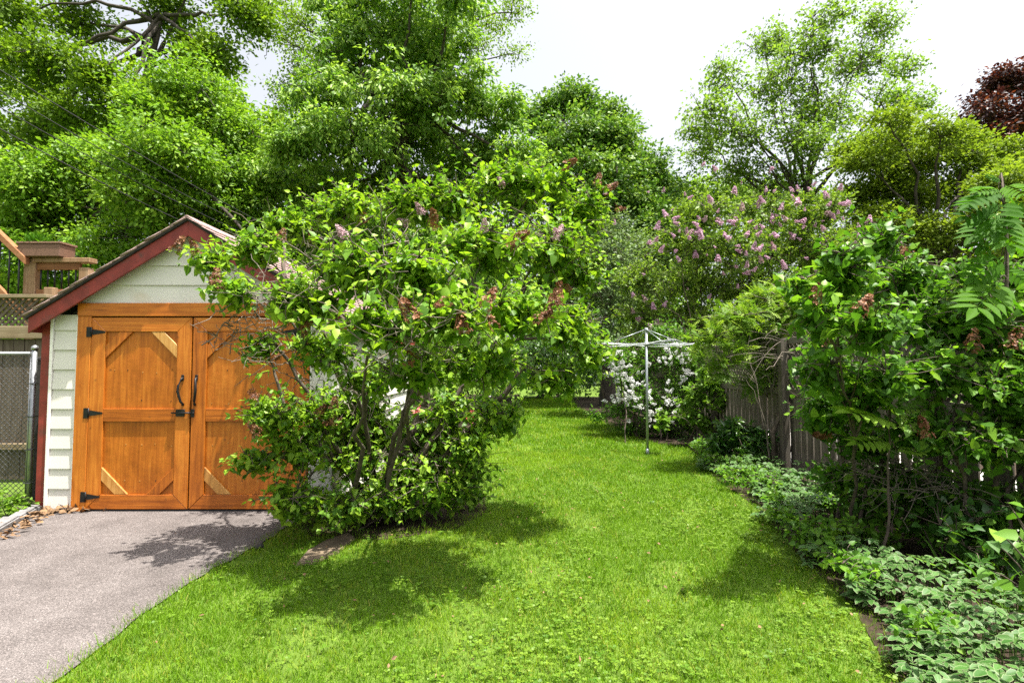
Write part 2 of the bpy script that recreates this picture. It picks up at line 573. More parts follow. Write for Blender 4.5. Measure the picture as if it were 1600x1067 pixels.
        sz = size * r.uniform(1 - size_var, 1 + size_var, len(pos))
        nor = upv * up + dd * .35 + r.normal(0, .5, pos.shape)
    if singles:
        dist = np.linalg.norm(pos - [0, 0, EYE], axis=1) / sz
        o = np.argsort(dist)
        a, b = o[:singles], o[singles:]
        leaf_parts(part_leaf, pos[a], ax[a], nor[a], sz[a], leaf, leaf_material, root)
    else:
        b = np.arange(len(pos))
    # leaves of one spray have a common tone: young and old shoots
    tone = np.tile(r.random(n), len(pos) // n) if mode == 'pairs' else np.repeat(r.random(n), per_tip)
    rnd = np.clip(tone * .6 + r.random(len(pos)) * .4, .01, .99)
    V, Fc, c = leaves(pos[b], ax[b], nor[b], sz[b], leaf, rnd[b])
    mobj(names[1], raw_mesh(names[1], V, Fc, c), leaf_material, root, 'stuff')
    return root


# ================================================================== materials in use
M_SIDING = plain_mat('white_siding', (.58, .555, .51), rough=.45, var=.04, scale=3, dirt=((.52, .45, .36), 2.2, .60), bump=.03, bscale=200)
M_SIDING_TRIM = plain_mat('white_trim', (.74, .72, .68), rough=.5, var=.06, scale=12, dirt=((.42, .37, .30), 6, .62))
M_RED = plain_mat('dark_red_paint', (.20, .028, .022), rough=.5, var=.25, scale=9, bump=.08, bscale=90, dirt=((.10, .035, .03), 7, .60))
M_BLACK_IRON = plain_mat('black_iron', (.012, .012, .013), rough=.45, metal=.3, var=.3)
M_DARK = plain_mat('dark_edge', (.03, .027, .026), rough=.8, var=.3)
ORANGE = [(.22, (.21, .053, .005)), (.5, (.38, .107, .010)), (.78, (.50, .17, .02))]
ORANGE_LT = [(.25, (.36, .15, .03)), (.5, (.46, .23, .06)), (.75, (.54, .31, .10))]
M_DOOR_V = wood_mat('stained_wood_upright', ORANGE, 'Z', rough=.42, knots=.5)
M_DOOR_H = wood_mat('stained_wood_level', ORANGE, 'X', rough=.42, knots=.5)
M_DOOR_PANEL = wood_mat('stained_plywood', [(.2, (.25, .063, .005)), (.5, (.39, .115, .010)), (.8, (.50, .18, .022))], 'Z', rough=.40, bump=.12, knots=.7, blister=.35)
M_DOOR_LT = wood_mat('pale_stained_wood', ORANGE_LT, 'Z', rough=.45, knots=.3)
M_GREYWOOD = wood_mat('weathered_fence_wood', [(.2, (.060, .052, .040)), (.5, (.115, .100, .080)), (.8, (.18, .16, .13))], 'Z', rough=.85, spec=.15, bump=.5, knots=.35)
M_GREYWOOD_H = wood_mat('weathered_rail_wood', [(.2, (.065, .055, .042)), (.5, (.12, .105, .085)), (.8, (.18, .16, .135))], 'Y', rough=.85, spec=.15, bump=.5)
M_TANWOOD = wood_mat('tan_fence_wood', [(.2, (.06, .044, .031)), (.5, (.10, .078, .057)), (.8, (.145, .117, .09))], 'Z', rough=.8, spec=.2, bump=.4)
M_TANWOOD_H = wood_mat('tan_rail_wood', [(.2, (.12, .088, .05)), (.5, (.19, .145, .085)), (.8, (.26, .20, .125))], 'X', rough=.8, spec=.2, bump=.4)
M_DECK = wood_mat('cedar_deck_wood', [(.2, (.15, .06, .024)), (.5, (.23, .10, .042)), (.8, (.30, .15, .07))], 'X', rough=.7, spec=.2, bump=.3)
M_DECK_POST = wood_mat('cedar_post_wood', [(.2, (.18, .10, .05)), (.5, (.27, .165, .09)), (.8, (.34, .23, .14))], 'Z', rough=.7, spec=.2, bump=.3)
M_GALV = plain_mat('galvanised_steel', (.30, .31, .32), rough=.38, metal=.75, var=.15, scale=15)
M_WIRE = plain_mat('galvanised_wire', (.10, .10, .105), rough=.5, metal=.5, var=.2)
M_ALU = plain_mat('aluminium_tube', (.27, .30, .315), rough=.4, metal=.6, var=.12, scale=12)
M_LINE = plain_mat('plastic_line', (.62, .65, .66), rough=.5, var=.1)
M_CABLE = plain_mat('cable_sheath', (.02, .02, .022), rough=.6, var=.2)
M_STONE = plain_mat('grey_stone', (.15, .145, .145), rough=.85, var=.35, scale=9, bump=.5, bscale=40)
M_SLAB = plain_mat('sandy_slab', (.14, .105, .07), rough=.9, var=.3, scale=7, bump=.4, bscale=50, dirt=((.12, .09, .05), 6, .56))
M_WICKER = plain_mat('brown_wicker', (.15, .08, .052), rough=.7, var=.35, scale=60, bump=.4, bscale=120)
M_BARK = plain_mat('bark', (.085, .065, .05), rough=.9, var=.45, scale=16, bump=.7, bscale=45)
M_BARK_DK = plain_mat('dark_bark', (.05, .04, .032), rough=.9, var=.45, scale=10, bump=.7, bscale=30)
M_BARK_LT = plain_mat('grey_twig_bark', (.15, .125, .10), rough=.9, var=.35, scale=25, bump=.5, bscale=60)
M_DEADLEAF = plain_mat('dead_leaf', (.17, .10, .05), rough=.85, var=.5, scale=30)

# leaf colours
L_LILAC = leaf_mat('lilac_leaf', [(0, (0.074, 0.169, 0.015)), (.5, (0.140, 0.280, 0.023)), (1, (0.272, 0.417, 0.032))], trans=.40, spec=.28, rough=.45)
L_RLILAC = leaf_mat('right_lilac_leaf', [(0, (0.053, 0.140, 0.015)), (.5, (0.099, 0.228, 0.021)), (1, (0.190, 0.341, 0.028))], trans=.42, spec=.25, rough=.45)  # deeper green leaf set shared by thicket, border and bed plants
L_MAPLE = leaf_mat('maple_leaf', [(0, (0.078, 0.172, 0.016)), (.5, (0.150, 0.281, 0.026)), (1, (0.269, 0.399, 0.040))], trans=.40)
L_PINKLEAF = leaf_mat('pink_lilac_leaf', [(0, (0.068, 0.136, 0.018)), (.5, (0.122, 0.213, 0.026)), (1, (0.217, 0.321, 0.044))], trans=.4)
L_DROOP = leaf_mat('drooping_leaf', [(0, (0.084, 0.179, 0.024)), (.5, (0.160, 0.295, 0.040)), (1, (0.304, 0.446, 0.078))], trans=.42, spec=.28)
L_ROUND = leaf_mat('round_maple_leaf', [(0, (0.057, 0.133, 0.020)), (.5, (0.112, 0.221, 0.034)), (1, (0.220, 0.333, 0.063))], trans=.32, spec=.3)
L_SPARSE = leaf_mat('young_leaf', [(0, (.085, .165, .022)), (.5, (.145, .245, .036)), (1, (.215, .330, .056))], trans=.45)
L_YELLOW = leaf_mat('yellow_green_leaf', [(0, (0.099, 0.162, 0.018)), (.5, (0.167, 0.243, 0.027)), (1, (0.248, 0.315, 0.041))], trans=.42)
L_COPPER = leaf_mat('copper_leaf', [(0, (.022, .010, .012)), (.55, (.048, .018, .017)), (.85, (.10, .036, .02)), (1, (.17, .065, .025))], trans=.25, tcol=(1.4, .8, .6))
L_LOCUST = leaf_mat('locust_leaf', [(0, (0.070, 0.132, 0.014)), (.5, (0.129, 0.222, 0.018)), (1, (0.233, 0.342, 0.026))], trans=.42)
L_GREY = leaf_mat('grey_green_leaf', [(0, (.075, .125, .050)), (.5, (.130, .200, .080)), (1, (.21, .29, .13))], trans=.35)
L_DARK = leaf_mat('dark_shrub_leaf', [(0, (0.026, 0.081, 0.014)), (.5, (0.050, 0.132, 0.020)), (1, (0.102, 0.207, 0.028))], trans=.3, spec=.5, rough=.35)
L_BRIGHT = leaf_mat('bright_leaf', [(0, (0.089, 0.191, 0.021)), (.5, (0.149, 0.272, 0.029)), (1, (0.221, 0.357, 0.043))], trans=.42)
L_VINE = leaf_mat('vine_leaf', [(0, (0.089, 0.178, 0.019)), (.5, (0.149, 0.255, 0.027)), (1, (0.230, 0.332, 0.041))], trans=.42)
L_FERN = leaf_mat('sapling_leaf', [(0, (0.037, 0.116, 0.006)), (.5, (0.060, 0.168, 0.009)), (1, (0.093, 0.217, 0.013))], trans=.55, spec=.1, rough=.6)
L_GOUT = leaf_mat('variegated_leaf', [(0, (0.038, 0.108, 0.018)), (.5, (0.055, 0.139, 0.026)), (1, (0.076, 0.173, 0.033))], trans=.3, margin=(.20, .25, .12), tcol=(1.0, 1.1, .7))
L_GRASS = leaf_mat('grass_blade', [(0, (0.080, 0.179, 0.006)), (.5, (0.135, 0.259, 0.007)), (.93, (0.210, 0.334, 0.013)), (1, (0.333, 0.318, 0.063))], trans=.42, spec=.25)
L_CLOVER = leaf_mat('clover_leaf', [(0, (0.053, 0.129, 0.010)), (.5, (0.095, 0.187, 0.013)), (1, (0.166, 0.258, 0.020))], trans=.35, spec=.3)
L_WHITE = leaf_mat('white_petal', [(0, (0.561, 0.570, 0.561)), (1, (0.697, 0.697, 0.680))], trans=.3, tcol=(1, 1, 1))
L_PINK = leaf_mat('pink_petal', [(0, (0.400, 0.216, 0.315)), (.5, (0.560, 0.335, 0.462)), (1, (0.680, 0.497, 0.609))], trans=.3, tcol=(1, 1, 1))
L_SPENT = leaf_mat('spent_petal', [(0, (.085, .032, .018)), (.5, (.19, .075, .036)), (1, (.32, .16, .085))], trans=.2, tcol=(1, .9, .8))
L_FADED = leaf_mat('faded_petal', [(0, (.32, .17, .20)), (.5, (.45, .29, .33)), (1, (.56, .42, .44))], trans=.3, tcol=(1, 1, 1))
L_RED = leaf_mat('red_petal', [(0, (.45, .05, .06)), (.5, (.60, .12, .12)), (1, (.72, .30, .28))], trans=.3, tcol=(1, .8, .8))

# ================================================================== ground, driveway, beds
def ground_mat(name, stops, scale, bump, bscale, fine=None):
    m, nt, out = new_mat(name)
    bs = N(nt, 'ShaderNodeBsdfPrincipled'); bs.inputs['Roughness'].default_value = .95
    bs.inputs['Specular IOR Level'].default_value = .15
    tc = N(nt, 'ShaderNodeTexCoord')
    nz = N(nt, 'ShaderNodeTexNoise'); nz.inputs['Scale'].default_value = scale; nz.inputs['Detail'].default_value = 9; nz.inputs['Roughness'].default_value = .7
    nt.links.new(tc.outputs['Object'], nz.inputs['Vector'])
    col = ramp(nt, stops, nz.outputs[0])
    nb = N(nt, 'ShaderNodeTexNoise'); nb.inputs['Scale'].default_value = bscale; nb.inputs['Detail'].default_value = 4
    nt.links.new(tc.outputs['Object'], nb.inputs['Vector'])
    if fine:
        vo = N(nt, 'ShaderNodeTexVoronoi'); vo.inputs['Scale'].default_value = fine[0]
        nt.links.new(tc.outputs['Object'], vo.inputs['Vector'])
        hs = N(nt, 'ShaderNodeSeparateColor'); nt.links.new(vo.outputs['Color'], hs.inputs[0])
        sp = ramp(nt, fine[1], hs.outputs[0])
        mx = N(nt, 'ShaderNodeMix', data_type='RGBA', blend_type='MULTIPLY'); mx.inputs[0].default_value = 1
        nt.links.new(col, mx.inputs[6]); nt.links.new(sp, mx.inputs[7]); col = mx.outputs[2]
    nt.links.new(col, bs.inputs['Base Color'])
    b = N(nt, 'ShaderNodeBump'); b.inputs['Strength'].default_value = bump; b.inputs['Distance'].default_value = .012
    nt.links.new(nb.outputs[0], b.inputs['Height']); nt.links.new(b.outputs[0], bs.inputs['Normal'])
    nt.links.new(bs.outputs[0], out.inputs[0])
    return m

M_GROUND = ground_mat('lawn_soil', [(.3, (.050, .085, .012)), (.55, (.085, .14, .018)), (.75, (.12, .16, .03))], 6, .8, 60)
M_SOIL = ground_mat('garden_soil', [(.3, (.020, .014, .009)), (.55, (.038, .027, .018)), (.75, (.07, .05, .032))], 7, 1.0, 45)
M_ASPHALT = ground_mat('worn_asphalt', [(.25, (.086, .077, .073)), (.5, (.130, .117, .112)), (.75, (.176, .161, .155))], 2.3, .8, 160,
                       fine=(210, [(0, (.5, .49, .49)), (.45, (.9, .88, .88)), (.85, (1.15, 1.12, 1.12)), (1, (1.8, 1.75, 1.75))]))

M_PAVE = ground_mat('pale_concrete', [(.25, (.36, .34, .32)), (.6, (.46, .44, .42))], 2, .3, 90)
def sheet(name, pts, z, mat, label=None):
    bm = bmesh.new()
    vs = [bm.verts.new((p[0], p[1], z)) for p in pts]
    bm.faces.new(vs)
    bmesh.ops.triangulate(bm, faces=bm.faces)
    bmesh.ops.recalc_face_normals(bm, faces=bm.faces)
    for f in bm.faces:
        if f.normal.z < 0: f.normal_flip()
    me = bpy.data.meshes.new(name); bm.to_mesh(me); bm.free()
    o = mobj(name, me, mat, None, 'structure')
    return o

sheet('ground', [(-400, -60), (400, -60), (400, 800), (-400, 800)], 0.0, M_GROUND)
rw = np.random.default_rng(3)
# driveway: the grass side has an uneven crumbling edge
DW_R = [(-2.20 + .03 * math.sin(y * 3.1) + rw.normal(0, .012), y) for y in np.arange(-3.0, 5.05, .12)]
DW_R = [(x + (.14 * max(0, (y - 3.2)) / 2), y) for x, y in DW_R]
DW = [(-4.55, -3.0)] + DW_R + [(-2.02, 5.6), (-4.80, 5.6), (-4.78, 5.2), (-4.52, 4.5), (-4.50, 2.0)]
sheet('driveway', DW, .012, M_ASPHALT)
# garden bed along the right-hand fence
BED_EDGE = [G(1400, 1067)[:2], G(1330, 945)[:2], G(1232, 852)[:2], G(1185, 795)[:2], G(1115, 745)[:2], G(1078, 700)[:2], G(1010, 690)[:2], G(960, 668)[:2], G(905, 640)[:2]]
BED_EDGE = [(1.55, 1.2)] + [tuple(p) for p in BED_EDGE]
BED = BED_EDGE + [(2.6, 24), (12, 24), (12, 1.2)]
sheet('garden_bed', BED, .006, M_SOIL)
sheet('neighbour_path', [(4.25, .5), (6.6, .5), (6.6, 12), (4.25, 12)], .014, M_PAVE)
# bare soil under the big lilac and the planting along the shed and the far left
LB = [(-2.05, 5.6), (-2.05, 4.9), (-1.75, 4.55), (-1.1, 4.45), (-.5, 4.75), (-.25, 5.3), (-.35, 6.2), (-.7, 7.4), (-1.0, 9.2), (-.75, 11), (-.15, 15.5), (.35, 22), (.4, 26), (-8, 26), (-8, 9.6), (-1.8, 9.6), (-1.8, 5.6)]
sheet('shrub_bed', LB, .006, M_SOIL)

def inside(pts, poly):
    x, y = pts[:, 0], pts[:, 1]
    r = np.zeros(len(pts), bool)
    n = len(poly)
    for i in range(n):
        x0, y0 = poly[i]; x1, y1 = poly[(i + 1) % n]
        c = ((y0 > y) != (y1 > y)) & (x < (x1 - x0) * (y - y0) / (y1 - y0 + 1e-12) + x0)
        r ^= c
    return r

def fnoise(p, s, seed):
    """cheap smooth noise in the plane"""
    r = np.random.default_rng(seed)
    v = 0
    for k in range(5):
        a = r.uniform(0, 6.28); f = s * r.uniform(.6, 1.7); ph = r.uniform(0, 6.28)
        v = v + np.sin(p[:, 0] * math.cos(a) * f + p[:, 1] * math.sin(a) * f + ph)
    return v / 5

# stone slab let into the grass beside the driveway
def slab(name, label, cat, px, z, mat, thick=.04):
    pts = [G(a, b)[:2] for a, b in px]
    c = np.mean(pts, 0)
    bm = bmesh.new()
    top = [bm.verts.new((*p, z)) for p in pts]
    bot = [bm.verts.new((*(c + (np.array(p) - c) * 1.03), z - thick)) for p in pts]
    bm.faces.new(top); bm.faces.new(bot[::-1])
    for i in range(len(pts)):
        j = (i + 1) % len(pts)
        bm.faces.new((top[i], bot[i], bot[j], top[j]))
    bmesh.ops.bevel(bm, geom=list(bm.edges), offset=.008, segments=2, affect='EDGES')
    o = mobj(name, bm_mesh(name, bm), mat)
    return tag(o, label, cat), pts
_, SLAB_PTS = slab('stone_slab', 'sandy flat stone slab set in the grass at the foot of the lilac', 'stone slab',
    [(462, 884), (492, 882), (530, 864), (556, 842), (545, 834), (510, 845), (480, 862)], .016, M_SLAB)

def grass(name):
    r = np.random.default_rng(11)
    P_, H, W = [], [], []
    for (y0, y1, x0, x1, dens, h, w) in ((1.3, 3.2, -3.0, 2.9, 10500, .036, .0042), (3.2, 5.5, -2.6, 3.2, 7000, .038, .0052),
                                         (5.5, 9, -2.0, 3.6, 4200, .040, .0075), (9, 14, -1.4, 4.0, 1500, .05, .014), (14, 23, -.6, 3.0, 700, .055, .024)):
        n = int((y1 - y0) * (x1 - x0) * dens)
        p = np.stack([r.uniform(x0, x1, n), r.uniform(y0, y1, n)], 1)
        P_.append(p); H.append(np.full(n, h)); W.append(np.full(n, w))
    p = np.concatenate(P_); H = np.concatenate(H); W = np.concatenate(W)
    jit = r.normal(0, .035, p.shape)
    q = p + jit * np.where(p[:, :1] > 0, 3.0, 1.5)
    ok = ~inside(q, DW) & ~inside(q, BED) & ~(inside(p + r.normal(0, .16, p.shape), LB)) & ~inside(p, SLAB_PTS)
    patch = fnoise(p, 5.5, 4)
    ok &= r.random(len(p)) < np.where(patch < -.42, .55, 1.0)
    p, H, W = p[ok], H[ok], W[ok]
    patch = patch[ok]
    H = H * r.uniform(.5, 1.25, len(p)) * (1 + .22 * fnoise(p, 2.6, 8) + .28 * fnoise(p, 13, 9))
    edge = np.abs(p[:, 0] + 2.12) < .12
    H[edge] *= 1.25
    th = r.uniform(0, 2 * math.pi, len(p))
    lean = r.uniform(.15, .95, len(p)) * H
    la = r.uniform(0, 2 * math.pi, len(p))
    base = np.concatenate([p, np.zeros((len(p), 1))], 1)
    wv = np.stack([np.cos(th), np.sin(th), 0 * th], 1) * W[:, None] * .5
    tip = base + np.stack([np.cos(la) * lean, np.sin(la) * lean, H * .95], 1)
    V = np.stack([base - wv, base + wv, tip + wv * .25, tip - wv * .25], 1)
    n = len(p)
    i = (np.arange(n) * 4)[:, None]
    T = np.concatenate([i + [0, 1, 2], i + [0, 2, 3]], 0)
    rnd = np.clip(.48 + .36 * fnoise(p, 1.9, 21) + .28 * patch + .34 * fnoise(p, 11, 22) + r.normal(0, .17, n), .01, .92)
    rnd[r.random(n) < np.where(fnoise(p, 4.2, 44) > .38, .16, .02)] = .99
    c = np.zeros((n, 4, 2), np.float32); c[..., 0] = rnd[:, None]
    return tag(mobj(name, raw_mesh(name, V.reshape(-1, 3), T, c.reshape(-1, 2)), L_GRASS, None, 'stuff'),
               'bright green mown lawn grass between driveway and garden bed', 'grass')
grass('grass')

def clover(name):
    r = np.random.default_rng(15)
    n = 60000
    p = np.stack([r.uniform(-2.5, 2.9, n), 1.4 + 6.2 * r.random(n) ** 1.5], 1)
    m = fnoise(p, 3.0, 31) + .5 * fnoise(p, 8.0, 32)
    prob = np.clip((m + .15) * .8, .08, .5)
    ok = (r.random(n) < prob) & ~inside(p, DW) & ~inside(p, BED) & ~inside(p + r.normal(0, .1, p.shape), LB) & ~inside(p, SLAB_PTS)
    p = p[ok]; n = len(p)
    z = r.uniform(.022, .045, n)
    base = np.concatenate([p, z[:, None]], 1)
    a0 = r.uniform(0, 6.28, n)
    tilt = r.normal(0, .3, (n, 3)) + [0, 0, 1]
    sz = r.uniform(.008, .016, n) * np.where(r.random(n) < .08, 1.7, 1.0)
    Vs, Fs, Cs, o = [], [], [], 0
    rn = np.clip(.5 + .3 * fnoise(p, 2.2, 5) + r.normal(0, .2, n), 0.01, .99)
    CL = tmpl([(0, 0, 0), (.5, .42, .06), (1, .2, .02), (.92, 0, 0), (1, -.2, .02), (.5, -.42, .06)], [(0, 3, 1), (1, 3, 2), (0, 5, 3), (3, 5, 4)])
    for k in range(3):
        a = a0 + k * 2.094
        ax = np.stack([np.cos(a), np.sin(a), np.full(n, .08)], 1)
        V, Fc, c = leaves(base, ax, tilt, sz, CL, rn)
        Vs.append(V); Fs.append(Fc + o); Cs.append(c); o += len(V)
    return tag(mobj(name, raw_mesh(name, np.concatenate(Vs), np.concatenate(Fs), np.concatenate(Cs)), L_CLOVER, None, 'stuff'),
               'clover patches growing through the lawn', 'clover')
clover('clover')

# ================================================================== garden shed
Y0 = 5.30
def SX(px): return P(px, 600, Y0)[0]
def SZ(py): return P(800, py, Y0)[2]
shed = empty('garden_shed', (-3.28, Y0 + 2, 0), 'white sided garden shed with orange wooden double doors and dark red gable trim', 'shed')
XL, XR = -4.78, -1.86
XC = (XL + XR) / 2
YB = 9.3
Z_EAVE, Z_RIDGE = 1.93, 2.985
RK = Y0 - .11                      # front plane of the rake boards
EX = 1.60                          # half span of the roof
def roof_z(x, top=0.0): return Z_RIDGE - (Z_RIDGE - 1.985) / EX * abs(x - XC) + top
SL = (Z_RIDGE - 1.985) / EX
# core
prism('wall', [(XL + .03, .02), (XR - .03, .02), (XR - .03, roof_z(XR) - .14), (XC, Z_RIDGE - .12), (XL + .03, roof_z(XL) - .14)], Y0 + .035, YB, M_DARK, shed)
# lapped siding: each board leans out at its lower edge
def siding_board(x0, x1, z0, z1, y):
    pts = [(y, z1), (y + .012, z1), (y + .012, z0), (y - .016, z0), (y - .016, z0 + .006)]
    return prism('siding_board', pts, x0, x1, M_SIDING, shed, 'YZ', 0)
STEP = .203
z = .03
while z < 2.0:
    z1 = min(z + STEP, 2.02)
    siding_board(XL + .035, SX(121) - .02, z, z1 - .002, Y0 + .012)
    siding_board(SX(484) + .02, XR - .03, z, z1 - .002, Y0 + .012)
    z += STEP
# gable boards, cut to the roof slope
z = 2.125
while z < 2.86:
    z1 = min(z + STEP, 2.9)
    def half(zz): return max(.01, (Z_RIDGE - .03 - zz) / SL - .04)
    a, b = half(z), half(z1)
    bm = bmesh.new()
    v = [bm.verts.new(c) for c in ((XC - a, Y0 - .004, z), (XC + a, Y0 - .004, z), (XC + b, Y0 + .012, z1 - .002), (XC - b, Y0 + .012, z1 - .002),
                                   (XC - a, Y0 + .024, z), (XC + a, Y0 + .024, z))]
    bm.faces.new((v[0], v[1], v[2], v[3])); bm.faces.new((v[4], v[5], v[1], v[0]))
    mobj('siding_board', bm_mesh('siding_board', bm), M_SIDING, shed)
    z += STEP
# boards of the side wall that faces the lawn
z = .03
while z < 2.0:
    z1 = min(z + STEP, 2.0)
    prism('siding_board', [(XR - .012, z1 - .002), (XR - .024, z1 - .002), (XR - .024, z), (XR + .016, z), (XR + .016, z + .006)], Y0 + .04, YB, M_SIDING, shed, 'XZ', 0)
    z += STEP
# corner and edge trims
box('corner_trim', XL, XL + .03, Y0 - .012, Y0 + .03, .03, 2.0, M_SIDING_TRIM, shed, .003)
box('corner_trim', XR - .03, XR + .02, Y0 - .014, Y0 + .036, .03, 2.0, M_SIDING_TRIM, shed, .003)
box('edge_trim', SX(121) - .02, SX(121) - .002, Y0 - .014, Y0 + .03, .03, 2.0, M_SIDING_TRIM, shed, .003)
box('edge_trim', SX(484) + .002, SX(484) + .02, Y0 - .014, Y0 + .03, .03, 2.0, M_SIDING_TRIM, shed, .003)
tag(box('corner_board', XL - .115, XL - .004, Y0 + .02, Y0 + .06, 0.03, 2.0, M_RED, shed, .004), 'dark red corner board')
prism('side_wall_sheet', [(Y0 + .062, .03), (YB, .03), (YB, 1.95), (Y0 + .062, 1.95)], XL - .02, XL + .02, M_RED, shed, 'YZ')
# door frame
box('door_jamb', SX(121), SX(143) - .003, Y0 - .03, Y0 + .03, .015, SZ(495), M_DOOR_V, shed)
box('door_jamb', SX(462) + .003, SX(484), Y0 - .03, Y0 + .03, .015, SZ(495), M_DOOR_V, shed)
box('door_header', SX(121), SX(484), Y0 - .034, Y0 + .03, SZ(495) + .003, SZ(474), M_DOOR_H, shed)
box('threshold', SX(121), SX(484), Y0 - .005, Y0 + .06, .0, .025, M_DARK, shed, .002)

def door(px0, px1, hinge_left):
    x0, x1 = SX(px0), SX(px1)
    z0, z1 = .035, SZ(496.5)
    yb, yf = Y0 + .004, Y0 - .024          # frame boards front face
    sw = SX(165) - SX(143)
    d = prism('door', [(x0 + .01, z0 + .01), (x1 - .01, z0 + .01), (x1 - .01, z1 - .01), (x0 + .01, z1 - .01)], Y0, Y0 + .018, M_DOOR_PANEL, shed)
    g = .0012
    # mitred frame
    prism('stile', [(x0, z0), (x0 + sw, z0 + sw), (x0 + sw, z1 - sw), (x0, z1)], yf, yb - .005, M_DOOR_V, d, 'XZ', .003)
    prism('stile', [(x1, z0), (x1, z1), (x1 - sw, z1 - sw), (x1 - sw, z0 + sw)], yf, yb - .005, M_DOOR_V, d, 'XZ', .003)
    prism('rail', [(x0 + g * 2, z0), (x1 - g * 2, z0), (x1 - sw - g, z0 + sw - g), (x0 + sw + g, z0 + sw - g)], yf + .0015, yb - .005, M_DOOR_H, d, 'XZ', .003)
    prism('rail', [(x0 + g * 2, z1), (x0 + sw + g, z1 - sw + g), (x1 - sw - g, z1 - sw + g), (x1 - g * 2, z1)], yf + .0015, yb - .005, M_DOOR_H, d, 'XZ', .003)
    zm0, zm1 = SZ(658), SZ(638)
    box('rail', x0 + sw + .002, x1 - sw - .002, yf + .002, yb - .005, zm0, zm1, M_DOOR_H, d, .003)
    xi0, xi1 = x0 + sw + .002, x1 - sw - .002
    zt, zb = z1 - sw - .002, z0 + sw + .002
    L, w = .275, .095
    def brace(cx, cz, sx, sz, mat, L=L):
        k = w * 1.414
        pts = [(cx + sx * (L - k), cz), (cx + sx * L, cz), (cx, cz + sz * L), (cx, cz + sz * (L - k))]
        prism('corner_brace', pts, yf + .004, yb - .005, mat, d, 'XZ', .003)
    brace(xi0, zt, 1, -1, M_DOOR_V); brace(xi1, zt, -1, -1, M_DOOR_LT)
    brace(xi0, zb, 1, 1, M_DOOR_LT); brace(xi1, zb, -1, 1, M_DOOR_V)
    # nails in rows across the plywood
    r = np.random.default_rng(int(px0))
    for zz in (SZ(578), SZ(752), SZ(694), SZ(628)):
        for xx in np.linspace(xi0 + .07, xi1 - .05, 5):
            if r.random() < .75:
                c = (xx + r.normal(0, .012), zz + r.normal(0, .012))
                a = [(c[0] + .006 * math.cos(t), c[1] + .006 * math.sin(t)) for t in np.arange(6) * 1.047]
                prism('nail_head', a, Y0 - .002, Y0 + .002, M_BLACK_IRON if r.random() < .4 else M_DOOR_LT, d)
    # strap hinges
    hx, s = (x0, 1) if hinge_left else (x1, -1)
    for zz in (SZ(519), SZ(645), SZ(775)):
        h = prism('hinge', [(hx + s * .012, zz - .012 - .018), (hx + s * .012, zz + .03), (hx + s * .145, zz + .008), (hx + s * .145, zz - .008)], yf - .004, yf - .001, M_BLACK_IRON, d)
        box('hinge_plate', min(hx - s * .045, hx - s * .004), max(hx - s * .045, hx - s * .004), Y0 - .036, Y0 - .031, zz - .052, zz + .052, M_BLACK_IRON, d, .001)
        tube_obj('hinge_pin', [(hx + s * .003, yf - .006, zz - .05), (hx + s * .003, yf - .006, zz + .05)], .007, M_BLACK_IRON, d, 6)
    return d, x0, x1, sw, yf
d1, a0, a1, sw, yf = door(143, 299.5, True)
d2, b0, b1, sw, yf = door(302, 462, False)
def pull(d, px, flip):
    x = SX(px)
    zt, zb = SZ(590), SZ(632)
    pts = [(x + flip * .012, yf - .004, zt), (x + flip * .010, yf - .02, zt - .02), (x - flip * .006, yf - .045, zt - .08), (x - flip * .008, yf - .047, zt - .14),
           (x + flip * .012, yf - .03, zb + .035), (x + flip * .022, yf - .012, zb + .012), (x + flip * .02, yf - .003, zb)]
    h = tube_obj('handle', pts, [.014, .012, .011, .013, .012, .012, .015], M_BLACK_IRON, d, 8)
    box('handle_plate', x + flip * .012 - .015, x + flip * .012 + .015, yf - .008, yf - .001, zt - .03, zt + .03, M_BLACK_IRON, d, .003)
pull(d1, 286, 1); pull(d2, 311, -1)
# slide bolt across both doors
bx0, bx1 = SX(273), SX(308)
lt = box('latch', SX(279), SX(293), yf - .012, yf - .002, SZ(650), SZ(639), M_BLACK_IRON, d1, .003)
tube_obj('bolt', [(bx0, yf - .016, SZ(644.5)), (bx1, yf - .016, SZ(644.5))], .008, M_BLACK_IRON, d1, 8)
box('catch_plate', SX(302), SX(308), yf - .012, yf - .002, SZ(651), SZ(639), M_BLACK_IRON, d2, .003)
